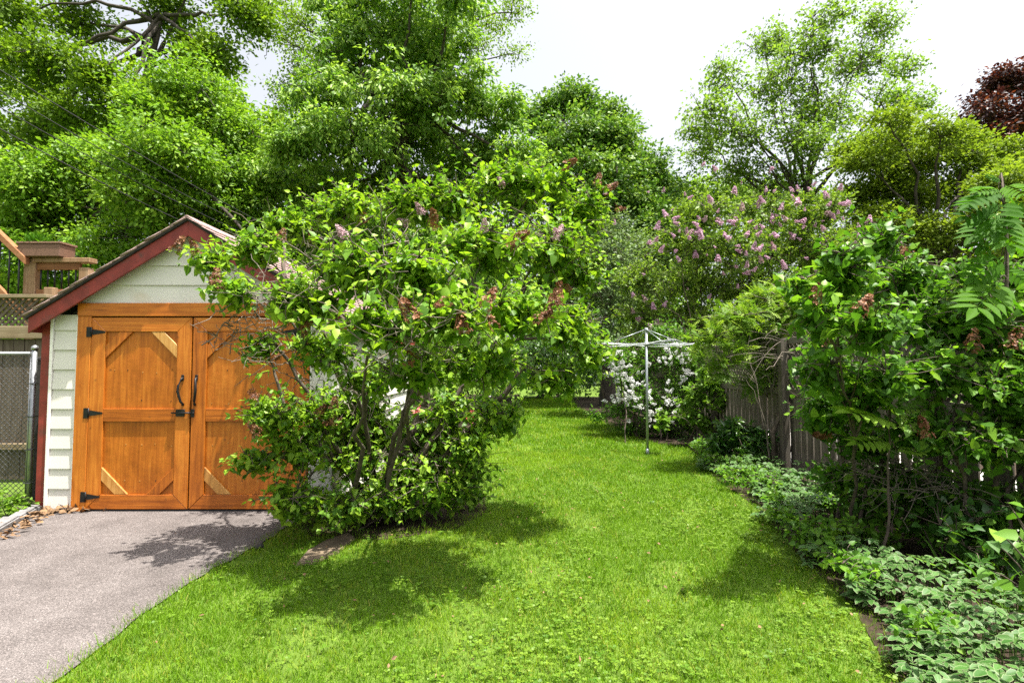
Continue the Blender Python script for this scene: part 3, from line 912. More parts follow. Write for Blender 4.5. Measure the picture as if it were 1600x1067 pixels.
# roof
def rake(sgn):
    e = XC + sgn * EX
    pts = [(XC, Z_RIDGE - .012), (e, 1.985 - .012), (e, 1.985 - .165), (XC, Z_RIDGE - .165)]
    prism('rake_board', pts, RK, RK + .022, M_RED, shed, 'XZ', .003)
    sl = [(XC, Z_RIDGE + .012), (e + sgn * .02, 1.985 + .012 - SL * .02), (e + sgn * .02, 1.985 - .010 - SL * .02), (XC, Z_RIDGE - .010)]
    rf = prism('roof', sl, RK - .02, YB + .15, M_DARK, shed)
    prism('soffit', [(XC, Z_RIDGE - .03), (e, 1.985 - .03), (e, 1.985 - .045), (XC, Z_RIDGE - .045)], RK + .024, Y0 + .03, M_RED, shed)
    prism('eave_board', [(e - sgn * .02, 1.96), (e, 1.96), (e, 1.83), (e - sgn * .02, 1.83)], RK + .024, YB + .1, M_RED, shed)
    # shingle courses
    ln = math.hypot(EX, Z_RIDGE - 1.985); n = 13
    r = np.random.default_rng(40 + sgn)
    for k in range(n):
        t0, t1 = k / n, (k + 1.25) / n
        t1 = min(t1, 1.012)
        def pt(t, o): return (XC + sgn * EX * t + sgn * SL * o * .8, Z_RIDGE - (Z_RIDGE - 1.985) * t + o)
        pr = [pt(t0, .016), pt(t1, .028), pt(t1, .018), pt(t0, .012)]
        y = RK - .03 - r.uniform(0, .02)
        Vs, Fs = [], []
        while y < YB + .16:
            w = .25 + r.uniform(-.02, .02)
            y1 = min(y + w - .006, YB + .17)
            o = len(Vs); dz = r.uniform(0, .003)
            for yy in (y, y1):
                for (px_, pz_) in pr: Vs.append((px_, yy, pz_ + dz))
            Fs += [(o, o + 1, o + 2, o + 3), (o + 7, o + 6, o + 5, o + 4)] + [(o + i, o + 4 + i, o + 4 + (i + 1) % 4, o + (i + 1) % 4) for i in range(4)]
            y += w
        mobj('shingle_course', raw_mesh('shingle_course', np.array(Vs), np.array(Fs)), M_SHINGLE, rf)
M_SHINGLE = plain_mat('pinkish_shingle', (.30, .21, .195), rough=.95, var=.35, scale=7, bump=.6, bscale=150)
rake(-1); rake(1)
prism('ridge_cap', [(XC - .10, Z_RIDGE - .028), (XC, Z_RIDGE + .042), (XC + .10, Z_RIDGE - .028), (XC, Z_RIDGE + .03)], RK - .035, YB + .17, M_SHINGLE, shed)

# ================================================================== left side: chain-link, board fence, deck
cf = empty('chain_link_fence', P(46, 780, 5.5) * [1, 1, 0], 'silver chain link fence end beside the red corner of the shed', 'fence')
cp = P(48, 700, 5.5); cx = cp[0]
zt = P(48, 548, 5.5)[2]
tube_obj('post', [(cx, 5.5, -.02), (cx, 5.5, zt + .02)], .024, M_GALV, cf, 12)
r_ = .034
tube_obj('post_cap', [(cx, 5.5, zt + .012), (cx, 5.5, zt + .03), (cx, 5.5, zt + .05), (cx, 5.5, zt + .062)], [.03, .034, .026, .006], M_GALV, cf, 12)
tube_obj('top_rail', [(cx, 5.5, zt - .03), (cx - 2.2, 5.35, zt - .03)], .019, M_GALV, cf, 10)
tube_obj('tension_bar', [(cx - .035, 5.495, .06), (cx - .035, 5.495, zt - .06)], .006, M_GALV, cf, 6)
for zz in (.25, .6, .95, 1.3):
    tube_obj('tension_band', [(cx - .04, 5.47, zz), (cx + .03, 5.47, zz), (cx + .03, 5.53, zz)], .006, M_WIRE, cf, 5)
paths = []
W_, H_ = 2.1, zt - .1
st = .055
for k in np.arange(-H_ / 1.0, W_, st):
    for sg in (1, -1):
        # diagonal wires clipped to the panel
        a = np.array([k, 0.0]); b = np.array([k + H_, H_])
        if sg < 0: a, b = np.array([k + H_, 0.0]), np.array([k, H_])
        t = np.linspace(0, 1, 40); l = a[None] * (1 - t)[:, None] + b[None] * t[:, None]
        ok = (l[:, 0] >= 0) & (l[:, 0] <= W_)
        if ok.sum() < 2: continue
        p0, p1 = l[ok][0], l[ok][-1]
        tt = np.linspace(0, 1, 2)
        q = p0[None] * (1 - tt)[:, None] + p1[None] * tt[:, None]
        paths.append(np.stack([cx - .03 - q[:, 0], 5.5 - q[:, 0] * .068 + sg * .003, .05 + q[:, 1]], 1))
V, q = tubes(np.array(paths), np.full((len(paths), 2), .0036), 4)
mobj('wire_mesh', raw_mesh('wire_mesh', V, q), M_WIRE, cf, 'stuff')

# dark post between the shed and the board fence
dp = empty('dark_post', (P(60, 700, 5.75)[0], 5.75, 0), 'dark square post tucked between chain link fence and shed', 'post')
px_ = P(60, 700, 5.75)[0]
box('shaft', px_ - .05, px_ + .05, 5.70, 5.80, -.02, 1.55, M_DARK, dp, .006)
box('top_block', px_ - .058, px_ + .058, 5.692, 5.808, 1.552, 1.585, M_DARK, dp, .006)

bf = empty('board_fence', (-7, 6.9, 0), 'tan board fence with lattice top below the neighbouring deck', 'fence')
FY = 6.6
fx1 = P(70, 600, FY)[0]
zr0, zr1 = P(0, 529, FY)[2], P(0, 510, FY)[2]
zl = P(0, 466, FY)[2]
x = fx1
bw = .14
mB = prism_mesh('board', [(0, .04), (bw - .008, .04), (bw - .008, zr0 - .005), (0, zr0 - .005)], 0, .02, 'XZ', .003)
mB.materials.append(M_TANWOOD)
for k in range(16):
    o = mobj('board', mB, None, bf)
    o.location = (fx1 - bw * (k + 1), FY + (.002 if k % 2 else 0), 0)
box('top_rail', fx1 - 2.3, fx1 + .02, FY - .05, FY + .05, zr0, zr1, M_TANWOOD_H, bf, .005)
box('lower_rail', fx1 - 2.3, fx1 - .01, FY - .045, FY - .003, .42, .50, M_TANWOOD_H, bf, .005)
box('cap_rail', fx1 - 2.3, fx1 + .03, FY - .06, FY + .06, zl, zl + .045, M_TANWOOD_H, bf, .005)
hgt = zl - zr1
for k in range(26):
    for sg in (1, -1):
        xx = fx1 - .02 - k * .085
        a = (xx, zr1) if sg > 0 else (xx - hgt, zr1)
        b = (a[0] - sg * hgt, zl)
        w = .02
        prism('lattice_strip', [(a[0] - w, a[1] + .002), (a[0] + w, a[1] + .002), (b[0] + w, b[1] - .002), (b[0] - w, b[1] - .002)],
              FY + (.004 if sg > 0 else -.008), FY + (.012 if sg > 0 else 0.0), M_TANWOOD, bf)

# raised deck railing of the next yard
DY = 8.2
dk = empty('deck_railing', (P(30, 700, DY)[0], DY, 0), 'cedar deck railing with black balusters seen above the board fence', 'railing')
def DX(px): return P(px, 500, DY)[0]
def DZ(py): return P(100, py, DY)[2]
def dpost(px0, px1, py0, py1, y=DY):
    box('post', DX(px0), DX(px1), y, y + .12, DZ(py1), DZ(py0), M_DECK_POST, dk, .006)
dpost(33, 52, 403, 459); dpost(120, 135, 418, 459)
box('top_rail', DX(48), DX(138), DY - .02, DY + .14, DZ(410), DZ(403), M_DECK_POST, dk, .005)
box('upper_rail', DX(52) + .002, DX(120) - .002, DY + .02, DY + .07, DZ(421), DZ(411), M_DECK, dk, .005)
box('lower_rail', DX(52) + .002, DX(120) - .002, DY + .02, DY + .07, DZ(459), DZ(452), M_DECK, dk, .005)
for px in np.arange(57, 120, 11.0):
    tube_obj('baluster', [(DX(px), DY + .045, DZ(452)), (DX(px), DY + .045, DZ(421))], .012, M_BLACK_IRON, dk, 8)
# stair rail rising to the left
a, b = P(44, 408, DY - .05), P(-70, 312, DY - .25)
prism('stair_rail', [(a[0], a[2] - .06), (b[0], b[2] - .06), (b[0], b[2] + .06), (a[0], a[2] + .06)], DY - .12, DY - .02, M_DECK, dk, 'XZ', .006)
a[1] = b[1] = DY - .07
for t in (.12, .28, .44, .6, .76, .92):
    q_ = a + (b - a) * t
    tube_obj('baluster', [q_ - [0, 0, .04], q_ - [0, 0, .85]], .012, M_BLACK_IRON, dk, 8)
prism('stair_stringer', [(a[0], a[2] - .93), (b[0], b[2] - .93), (b[0], b[2] - .79), (a[0], a[2] - .79)], DY - .1, DY - .04, M_DECK, dk, 'XZ', .006)
box('deck_floor', DX(-300), DX(140), DY - .02, DY + 2.5, DZ(470), DZ(460), M_DECK_POST, dk, .006)
for px in (42, 128):
    box('support_post', DX(px) - .06, DX(px) + .06, DY + .02, DY + .14, -.02, DZ(471), M_DECK_POST, dk, .006)
box('short_post', P(66, 500, 7.6)[0], P(80, 500, 7.6)[0], 7.6, 7.7, DZ(520), P(80, 449, 7.6)[2], M_DECK_POST, dk, .005)
wb = empty('planter_box', (DX(65), DY + .05, DZ(403)), 'brown wicker planter box on the deck rail with grassy plant', 'planter')
bx_ = prism('basket', [(DX(32), DZ(402.5)), (DX(97), DZ(402.5)), (DX(98), DZ(383.2)), (DX(31), DZ(383.2))], DY - .1, DY + .2, M_WICKER, wb, 'XZ', .01)
box('rim', DX(29.5), DX(99.5), DY - .112, DY + .212, DZ(383), DZ(380), M_WICKER, wb, .005)
r = np.random.default_rng(5)
n = 220
pos = np.stack([r.uniform(DX(34), DX(62), n), r.uniform(DY - .05, DY + .15, n), np.full(n, DZ(381))], 1)
ax = r.normal(0, .35, (n, 3)) + [0, 0, 1]
V, Fc, c = leaves(pos, ax, r.normal(0, 1, (n, 3)), r.uniform(.12, .26, n), tmpl([(0, .03, 0), (0, -.03, 0), (.6, .03, .03), (.6, -.03, .03), (1, 0, .1)], [(0, 1, 3), (0, 3, 2), (2, 3, 4)]))
mobj('foliage', raw_mesh('foliage', V, Fc, c), L_FERN, wb, 'stuff')

# stone edging by the driveway corner, with dead leaves
for (pa, pb, w, lab) in (((-8, 838), (29, 818), .13, 'long grey edging stone at the left edge of the driveway'),
                         ((30, 817), (64, 799), .12, 'pale grey edging stone nearest the shed corner')):
    A, B = G(*pa), G(*pb)
    d = unit(B - A); s = np.array([-d[1], d[0], 0])
    A = A + d * .01; B = B - d * .01
    bm = bmesh.new()
    pts = [A - s * w * .1, B - s * w * .1, B + s * w * .9, A + s * w * .9]
    lo = [bm.verts.new((p[0], p[1], .0)) for p in pts]
    hi = [bm.verts.new((p[0], p[1], .075 + .012 * ((i * 7) % 3 - 1))) for i, p in enumerate(pts)]
    bm.faces.new(lo[::-1]); bm.faces.new(hi)
    for i in range(4): bm.faces.new((lo[i], lo[(i + 1) % 4], hi[(i + 1) % 4], hi[i]))
    bmesh.ops.bevel(bm, geom=list(bm.edges), offset=.014, segments=2, affect='EDGES')
    tag(mobj('edging_stone', bm_mesh('edging_stone', bm), M_STONE), lab, 'stone', 'edging stones')
r = np.random.default_rng(9)
line = [G(0, 845), G(40, 822), G(75, 802), G(118, 798), G(150, 801)]
pos = []
for i in range(len(line) - 1):
    t = r.random((42, 1)); pos.append(line[i] * (1 - t) + line[i + 1] * t)
pos = np.concatenate(pos) + np.stack([r.normal(0, .05, 168), r.normal(0, .05, 168), r.uniform(.015, .06, 168)], 1)
V, Fc, c = leaves(pos, r.normal(0, 1, (168, 3)) * [1, 1, .3], r.normal(0, .5, (168, 3)) + [0, 0, 1], r.uniform(.04, .1, 168), LEAF_DIAMOND)
tag(mobj('leaf_litter', raw_mesh('leaf_litter', V, Fc, c), M_DEADLEAF, None, 'stuff'), 'dry brown leaf litter along the driveway edge', 'leaf litter')
# small dark stone at the grass edge
bm = bmesh.new(); bmesh.ops.create_icosphere(bm, subdivisions=2, radius=.035)
p = G(405, 859)
for v in bm.verts: v.co = Vector((v.co.x * 1.1 + p[0], v.co.y * .8 + p[1], v.co.z * .7 + .03 + .006 * math.sin(v.co.x * 90)))
tag(mobj('small_stone', bm_mesh('small_stone', bm, False), M_DARK), 'small dark stone at the edge of driveway and grass', 'stone')

# ================================================================== right-hand picket fence
FX = 3.80
fe = empty('picket_fence', (FX, 8, 0), 'weathered grey picket fence with lattice top behind the right garden bed', 'fence')
ZP, ZT = 1.10, 1.82
def picket_mesh(h):
    return prism_mesh('picket', [(0, .05), (.118, .05), (.118, h), (0, h)], -.011, .011, 'YZ', .003)
pm = [picket_mesh(ZP + d) for d in (-.012, 0, .01)]
for m_ in pm: m_.materials.append(M_GREYWOOD)
r = np.random.default_rng(17)
y = 2.2
while y < 17:
    o = mobj('picket', pm[r.integers(0, 3)], None, fe)
    o.location = (FX + r.normal(0, .003), y, r.normal(0, .006)); o.rotation_euler = (r.normal(0, .006), 0, r.normal(0, .03))
    y += .142 + r.uniform(-.012, .016)
posts = np.arange(2.0, 17.5, 2.42) + .15
for k, y in enumerate(posts):
    box('post', FX - .155, FX - .058, y - .048, y + .048, -.02, ZT + .03, M_GREYWOOD, fe, .006)
for zz in (.30, ZP - .10):
    box('rail', FX + .016, FX + .055, 2.0, 17.0, zz, zz + .085, M_GREYWOOD_H, fe, .004)
for zz in (ZP - .012, ZT - .04):
    box('rail', FX - .055, FX - .016, 2.0, 17.0, zz, zz + .09, M_GREYWOOD_H, fe, .004)
hl = ZT - .04 - (ZP + .07)
ls = [prism_mesh('lattice_strip', [(0, 0), (.05, 0), (.05 + sg * hl, hl), (sg * hl, hl)], 0, .006, 'YZ') for sg in (1, -1)]
for m_ in ls: m_.materials.append(M_GREYWOOD)
for k, sg in enumerate((1, -1)):
    for y in np.arange(2.2, 14.6, .098):
        o = mobj('lattice_strip', ls[k], None, fe)
        o.location = (FX - .006 + .0075 * k, y + (hl if sg < 0 else 0), ZP + .07)

# ================================================================== clothes dryer
cb = G(1012, 710); CY = cb[1]; CX = cb[0]
cd = empty('clothes_dryer', (CX, CY, 0), 'silver rotary clothes dryer standing in the lawn before white blossom', 'clothes dryer')
ztop = P(1012, 514, CY)[2]; zarm = P(1012, 538, CY)[2]
tube_obj('pole', [(CX, CY, -.03), (CX, CY, ztop)], .021, M_ALU, cd, 12)
tube_obj('ground_sleeve', [(CX, CY, -.03), (CX, CY, .10)], .028, M_ALU, cd, 12)
hub = tube_obj('hub', [(CX, CY, zarm - .04), (CX, CY, zarm + .05)], .034, M_ALU, cd, 12)
tube_obj('top_cap', [(CX, CY, ztop - .05), (CX, CY, ztop + .015)], .03, M_ALU, cd, 12)
ang0 = math.radians(7)
AL = 1.12
ends = []
for k in range(4):
    a = ang0 + k * math.pi / 2
    e = np.array([CX + AL * math.cos(a), CY + AL * math.sin(a), zarm + .015])
    ends.append(e)
    s = np.array([CX + .035 * math.cos(a), CY + .035 * math.sin(a), zarm])
    tube_obj('arm', [s, e], .009, M_ALU, cd, 8)
    m_ = s + (e - s) * .56
    tube_obj('strut', [(CX + .03 * math.cos(a), CY + .03 * math.sin(a), ztop - .015), tuple(m_ + [0, 0, .010])], .006, M_ALU, cd, 8)
for f in (.45, .62, .8, .97):
    for k in range(4):
        A = np.array([CX, CY, zarm + .026]) + (ends[k] - [CX, CY, zarm]) * f
        B = np.array([CX, CY, zarm + .026]) + (ends[(k + 1) % 4] - [CX, CY, zarm]) * f
        t = np.linspace(0, 1, 5)[:, None]
        pts = A * (1 - t) + B * t; pts[:, 2] -= .06 * (1 - (2 * t[:, 0] - 1) ** 2)
        tube_obj('clothes_line', pts, .0022, M_LINE, cd, 5)

# ================================================================== overhead cables
def cable(a, b, sag, rad, lab):
    t = np.linspace(0, 1, 24)[:, None]
    pts = a * (1 - t) + b * t; pts[:, 2] -= sag * (1 - (2 * t[:, 0] - 1) ** 2)
    tag(tube_obj('overhead_cable', pts, rad, M_CABLE, None, 6), lab, 'cable', 'overhead cables')
far = 15.0
cable(P(-300, 30, 7), P(420, 402, far), .25, .011, 'thick overhead cable, lowest at the left edge of the bundle')
cable(P(-300, -8, 7), P(430, 385, far), .22, .008, 'overhead cable second from the bottom above the shed roof')
cable(P(-300, -40, 7), P(440, 378, far), .2, .008, 'overhead cable in the middle of the bundle above shed')
cable(P(-300, -80, 7), P(450, 370, far), .15, .009, 'topmost overhead cable passing above the shed roof')

# ================================================================== plants
# ---- flower heads: a cone of small florets
def panicle(name, n, L, R, seed, fs=.014):
    r = np.random.default_rng(seed)
    u = r.random(n) ** .8
    a = r.uniform(0, 6.28, n)
    rad = R * (1 - u * .8) * r.uniform(.45, 1.05, n)
    pos = np.stack([np.cos(a) * rad, np.sin(a) * rad, u * L], 1)
    out = unit(np.stack([np.cos(a), np.sin(a), np.full(n, .35)], 1))
    Vs, Fs, Cs, o = [], [], [], 0
    PET = tmpl([(0, 0, 0), (.6, .35, .1), (1, 0, .05), (.6, -.35, .1)], [(0, 2, 1), (0, 3, 2)])
    rn = r.random(n)
    s0 = unit(np.cross(out, r.normal(0, 1, (n, 3)))); s1 = np.cross(out, s0)
    for ax in (s0, -s0, s1, -s1):
        V, Fc, c = leaves(pos, ax + out * .35, out, np.full(n, fs) * r.uniform(.7, 1.3, n), PET, rn)
        Vs.append(V); Fs.append(Fc + o); Cs.append(c); o += len(V)
    me = raw_mesh(name, np.concatenate(Vs), np.concatenate(Fs), np.concatenate(Cs))
    return me
SPENT = [panicle('flower_head', 60, .15, .055, 60 + k, .017) for k in range(3)]
FADED = [panicle('flower_head', 60, .14, .05, 70 + k, .017) for k in range(2)]
PINK = [panicle('flower_head', 80, .24, .085, 80 + k, .036) for k in range(3)]
for m_ in SPENT: m_.materials.append(L_SPENT)
for m_ in FADED: m_.materials.append(L_FADED)
for m_ in PINK: m_.materials.append(L_PINK)
def flowers(root, pts, meshes, seed, tilt=.5, smin=.8, smax=1.25, droop=0):
    r = np.random.default_rng(seed)
    for p in pts:
        o = bpy.data.objects.new('flower_head', meshes[r.integers(0, len(meshes))])
        COL.objects.link(o); attach(o, root)
        o.location = p
        o.rotation_euler = (r.normal(0, tilt) + droop, r.normal(0, tilt), r.uniform(0, 6.28))
        s = r.uniform(smin, smax); o.scale = (s, s, s)

# ---- the big lilac in front of the shed
LY = 4.7
lil = [(330, 405, 40, 28, -.75), (395, 385, 55, 35, -.4), (370, 455, 45, 35, -.85), (455, 355, 50, 35, .3), (480, 470, 70, 50, -1.0), (540, 330, 60, 40, .5), (560, 420, 80, 55, -1.2),
       (640, 320, 65, 40, .2), (650, 430, 85, 55, -1.35), (720, 320, 60, 45, .3), (785, 285, 50, 40, .4), (850, 290, 60, 42, .4), (915, 330, 45, 40, .3),
       (760, 390, 85, 60, -.9), (860, 390, 75, 55, -.1), (905, 430, 50, 50, .2), (700, 500, 85, 48, -1.65), (810, 485, 80, 48, -1.3), (885, 510, 60, 45, -.3), (925, 555, 35, 35, -.1),
       (600, 510, 80, 48, -1.6), (500, 545, 60, 42, -.6), (760, 570, 90, 40, -1.0), (865, 590, 60, 30, -.2), (660, 575, 80, 38, -1.2), (580, 590, 60, 35, -.4),
       (420, 650, 50, 45, -.35), (400, 720, 38, 30, -.3), (470, 700, 55, 50, -.2), (460, 780, 55, 40, -.35), (530, 790, 50, 35, -.3),
       (780, 650, 50, 35, .3), (730, 700, 50, 40, .2), (690, 760, 60, 35, .2), (600, 780, 60, 35, .1), (560, 650, 55, 60, .5), (640, 690, 60, 50, .7), (410, 540, 30, 25, -.3),
       (700, 640, 60, 40, .4), (560, 720, 50, 40, .3), (735, 745, 40, 30, .2), (500, 640, 45, 40, .0), (640, 740, 60, 40, .3), (600, 680, 55, 40, .6), (690, 690, 45, 35, .6), (540, 700, 45, 45, .6)]
LCL = [(c, rad * 1.06) for c, rad in clumps_px(lil, LY, depth=1.15)]
fl_px = [(308, 398), (270, 394), (337, 447), (437, 374), (489, 378), (572, 338), (932, 292), (961, 326), (880, 262), (757, 481), (725, 521), (775, 513),
         (834, 502), (868, 478), (862, 492), (886, 456), (650, 502), (425, 563), (398, 616), (404, 682), (520, 640), (530, 655), (680, 357), (792, 384),
         (640, 565), (470, 520), (945, 300), (700, 470), (495, 650)]
fd_px = [(786, 292), (756, 362), (872, 366), (869, 378), (660, 335), (540, 372), (640, 350)]
rf = np.random.default_rng(33)
def front(px, cl):
    """point of the crown surface behind a pixel"""
    best = None
    d = ray(*px); d = d / np.linalg.norm(d); o = np.array([0, 0, EYE])
    for c, rad in cl:
        oc = (o - c) / rad; dd = d / rad
        A, B, C = dd @ dd, 2 * oc @ dd, oc @ oc - 1.0
        q = B * B - 4 * A * C
        t = (-B - math.sqrt(q)) / (2 * A) if q > 0 else None
        if t is None: continue
        if best is None or t < best: best = t
    if best is None:
        j = np.argmin([np.linalg.norm(np.cross(c - o, d)) for c, _ in cl]); best = (cl[j][0] - o) @ d
    return o + d * best
FLP = [front(p, LCL) for p in fl_px]; FDP = [front(p, LCL) for p in fd_px]
LBASE = G(600, 806) * [1, 1, 0]
lilac = plant('lilac_shrub', 'large sprawling lilac with brown spent flower heads in front of the shed', 'shrub', LBASE, LCL, 6700, LEAF_HEART, L_LILAC, M_BARK,
      r_trunk=.10, limb_r=.03, n_stems=12, twig_frac=.7, per_tip=8, size=.064, size_var=.42, loose=.24, twig=.21, twig_r=.0032, droop=.4, shell=2.1, up=1.3, singles=300, extra=FLP + FDP, seed=12, names=('stems', 'foliage'), dead=.12, up_bias=.18, sub_ratio=7)
flowers(lilac, FLP, SPENT, 1, .8, .65, 1.1)
flowers(lilac, FDP, FADED, 2, .6, .55, .9)
# the old leaning main trunks
tr = []
for pts, r0, r1 in (([(598, 810, 5.2), (612, 740, 5.15), (640, 680, 5.1), (668, 620, 5.05), (650, 560, 5.0)], .06, .03),
                    ([(610, 808, 5.22), (680, 745, 5.2), (735, 672, 5.15), (785, 622, 5.1), (830, 560, 5.1)], .045, .024),
                    ([(585, 808, 5.22), (580, 730, 5.25), (560, 650, 5.25), (520, 560, 5.1)], .045, .022),
                    ([(575, 806, 5.15), (548, 740, 5.0), (520, 680, 4.85), (470, 600, 4.6), (420, 520, 4.4)], .03, .012)):
    w = np.array([P(*q) for q in pts]); w[0, 2] = -.03
    t = np.linspace(0, 1, 14); s = np.linspace(0, 1, len(w))
    pp = np.stack([np.interp(t, s, w[:, k]) for k in range(3)], 1); pp[1:-1] += rf.normal(0, .014, (12, 3))
    tube_obj('main_stem', pp, r0 + (r1 - r0) * t, M_BARK, lilac, 9)
# bare dead twiglets of the lilac
dead = []
for cx_, cy_, s_, n_ in ((390, 480, 45, 46), (420, 560, 40, 26), (640, 545, 60, 34), (560, 600, 70, 40), (600, 395, 40, 14), (480, 400, 40, 24), (650, 700, 60, 24), (350, 520, 30, 16)):
    for k in range(n_):
        a = front((cx_ + rf.normal(0, s_ * .6), cy_ + rf.normal(0, s_ * .6)), LCL) + [0, .12, 0]
        d = rf.normal(0, 1, 3) * [1, .7, .8] + [-.2, -.2, .3]
        L = rf.uniform(.12, .4)
        q = np.stack([a + unit(d) * L * t + rf.normal(0, .022, 3) for t in np.linspace(0, 1, 6)])
        dead.append(q)
V, q = tubes(np.array(dead), np.repeat(np.linspace(.0045, .0015, 6)[None], len(dead), 0), 4)
mobj('dead_twigs', raw_mesh('dead_twigs', V, q, smooth=True), M_BARK_LT, lilac, 'stuff')

# ---- trees behind
def tree(name, label, Y, trunk_px, cl, n, leaf, mat, **kw):
    base = P(trunk_px[0][0], 600, Y) * [1, 1, 0]
    tr_ = [base] + [P(a, b, Y) for a, b in trunk_px[1:]]
    kw.setdefault('bark', M_BARK_DK)
    bark = kw.pop('bark'); kw.setdefault('up_bias', .14); kw.setdefault('blob', .30); kw.setdefault('twig_frac', .8 if name == 'open_tree' else .22); kw['sub_ratio'] = int(kw.get('sub_ratio', 8) * 1.7)
    return plant(name, label, 'tree', base, cl, n, leaf, mat, bark, trunk=tr_, mode='spray', **kw)

tree('locust_tree', 'tall open tree with dark limbs at the top left corner', 23, [(200, 600), (205, 300), (235, 100), (250, 20)],
     clumps_px([(60, 110, 75, 60), (30, 30, 60, 40), (130, 40, 70, 35), (150, 120, 50, 45), (60, 210, 90, 40), (260, 30, 60, 40), (330, 90, 60, 45), (380, 30, 55, 45), (130, 190, 60, 40),
                (290, 95, 60, 40), (-40, 100, 60, 90), (200, 170, 80, 40), (310, -40, 80, 40), (150, -50, 90, 40)], 23, 1.0, 2.0, 2), 1900, LEAF_DIAMOND, L_LOCUST,
     blob=.4, r_trunk=.34, limb_r=.13, per_tip=22, size=.19, spread=.30, flat=.55, droop=.2, twig_r=.012, seed=3, sub_ratio=5, shell=1.6, wind=(.2, 0, 0))
tree('maple_tree', 'dense yellow green maple behind the shed roof', 15.5, [(235, 600), (238, 400), (270, 220)],
     clumps_px([(300, 170, 100, 60), (230, 190, 60, 50), (350, 230, 80, 60), (250, 250, 100, 60), (140, 280, 90, 55), (50, 300, 80, 55), (340, 300, 90, 60), (240, 330, 100, 50), (120, 350, 90, 45), (20, 360, 70, 50),
                (390, 340, 55, 60), (200, 400, 120, 40), (60, 410, 90, 40), (320, 380, 90, 45), (-50, 330, 80, 70), (300, 440, 110, 40), (160, 460, 110, 40), (30, 460, 80, 40), (420, 430, 60, 50)], 15.5, 1.1, 1.4, 4), 5500, LEAF_DIAMOND, L_MAPLE,
     r_trunk=.24, limb_r=.09, per_tip=18, size=.135, spread=.16, flat=.55, droop=.3, twig_r=.008, seed=4, sub_ratio=6, shell=2.2, blob=0.46)
tree('drooping_tree', 'big central tree with drooping pale green leaves reaching the top edge', 17, [(640, 600), (640, 380), (630, 250), (620, 120)],
     clumps_px([(620, 40, 110, 60), (560, 100, 90, 55), (680, 90, 90, 55), (500, 170, 80, 55), (620, 160, 100, 60), (720, 150, 80, 50), (770, 190, 60, 50), (470, 240, 70, 55), (560, 230, 90, 60), (660, 230, 90, 60),
                (750, 250, 80, 55), (810, 260, 45, 60), (430, 300, 70, 50), (520, 310, 90, 50), (620, 310, 100, 50), (720, 320, 90, 50), (800, 320, 60, 50), (460, 370, 80, 50), (560, 390, 100, 50), (680, 400, 110, 50), (800, 400, 80, 50),
                (640, -30, 120, 50), (540, 30, 80, 45), (700, 10, 70, 40), (500, 460, 120, 50), (640, 480, 130, 50), (780, 480, 110, 50)], 17, 1.1, 1.6, 5), 5900, LEAF_DROOP, L_DROOP,
     r_trunk=.3, limb_r=.11, per_tip=18, size=.18, spread=.13, flat=.5, droop=.8, twig_r=.009, seed=5, sub_ratio=6, shell=2.2, wind=(.25, 0, 0), up=.5, blob=0.46)
tree('bare_topped_tree', 'thin limbed tree with sparse leaf tufts above the central tree', 26, [(560, 600), (540, 250), (600, 60)],
     clumps_px([(440, 60, 60, 55), (420, 10, 60, 30), (480, 110, 50, 50), (440, 150, 30, 40), (760, 40, 40, 35), (795, 85, 35, 16), (740, 75, 40, 30), (720, 20, 40, 40), (800, 20, 30, 40), (470, 40, 40, 40)], 26, 1.0, 1.5, 6), 800, LEAF_DIAMOND, L_LOCUST,
     r_trunk=.3, limb_r=.12, per_tip=20, size=0.14, spread=.32, flat=.6, droop=.3, twig_r=.014, seed=6, sub_ratio=4, shell=1.5, dead=.35)
tree('round_maple', 'round headed deep green maple right of the central tree', 19, [(950, 600), (950, 420), (940, 280)],
     clumps_px([(900, 165, 50, 38), (850, 190, 45, 45), (945, 195, 50, 42), (890, 230, 65, 50), (970, 235, 55, 45), (1005, 265, 48, 45), (930, 280, 70, 50), (860, 280, 50, 60), (1020, 310, 55, 50), (960, 330, 75, 50),
                (890, 340, 70, 50), (1030, 370, 55, 50), (970, 400, 75, 45), (900, 410, 70, 50), (1040, 430, 60, 50), (960, 470, 90, 45), (870, 470, 80, 50)], 19, 1.1, 1.4, 7), 5200, LEAF_DIAMOND, L_ROUND,
     r_trunk=.26, limb_r=.1, per_tip=16, size=.15, spread=.15, flat=.5, droop=.35, twig_r=.009, seed=7, sub_ratio=6, shell=2.6, blob=0.46)
tree('open_tree', 'airy young leaved tree with fanning branches against the white sky', 18, [(1262, 600), (1258, 420), (1255, 330), (1262, 270)],
     clumps_px([(1300, 30, 50, 32), (1200, 75, 55, 35), (1265, 90, 65, 45), (1370, 50, 45, 40), (1330, 110, 65, 42), (1140, 125, 45, 35), (1215, 150, 75, 45), (1410, 110, 32, 32), (1110, 185, 50, 40), (1290, 180, 75, 45),
                (1380, 170, 60, 42), (1165, 215, 70, 45), (1250, 235, 75, 45), (1335, 240, 70, 42), (1100, 245, 45, 35), (1430, 175, 28, 25), (1410, 230, 55, 38), (1160, 275, 70, 35), (1230, 300, 60, 35), (1090, 215, 30, 25)], 18, 1.0, 1.8, 8), 2600, LEAF_MAPLE, L_SPARSE,
     r_trunk=.2, limb_r=0.06, per_tip=9, size=0.125, spread=0.15, flat=.6, droop=.35, twig_r=0.008, seed=8, sub_ratio=5, shell=1.7, wind=(.25, 0, 0), bark=M_BARK_DK, up_bias=.12, blob=0.6)
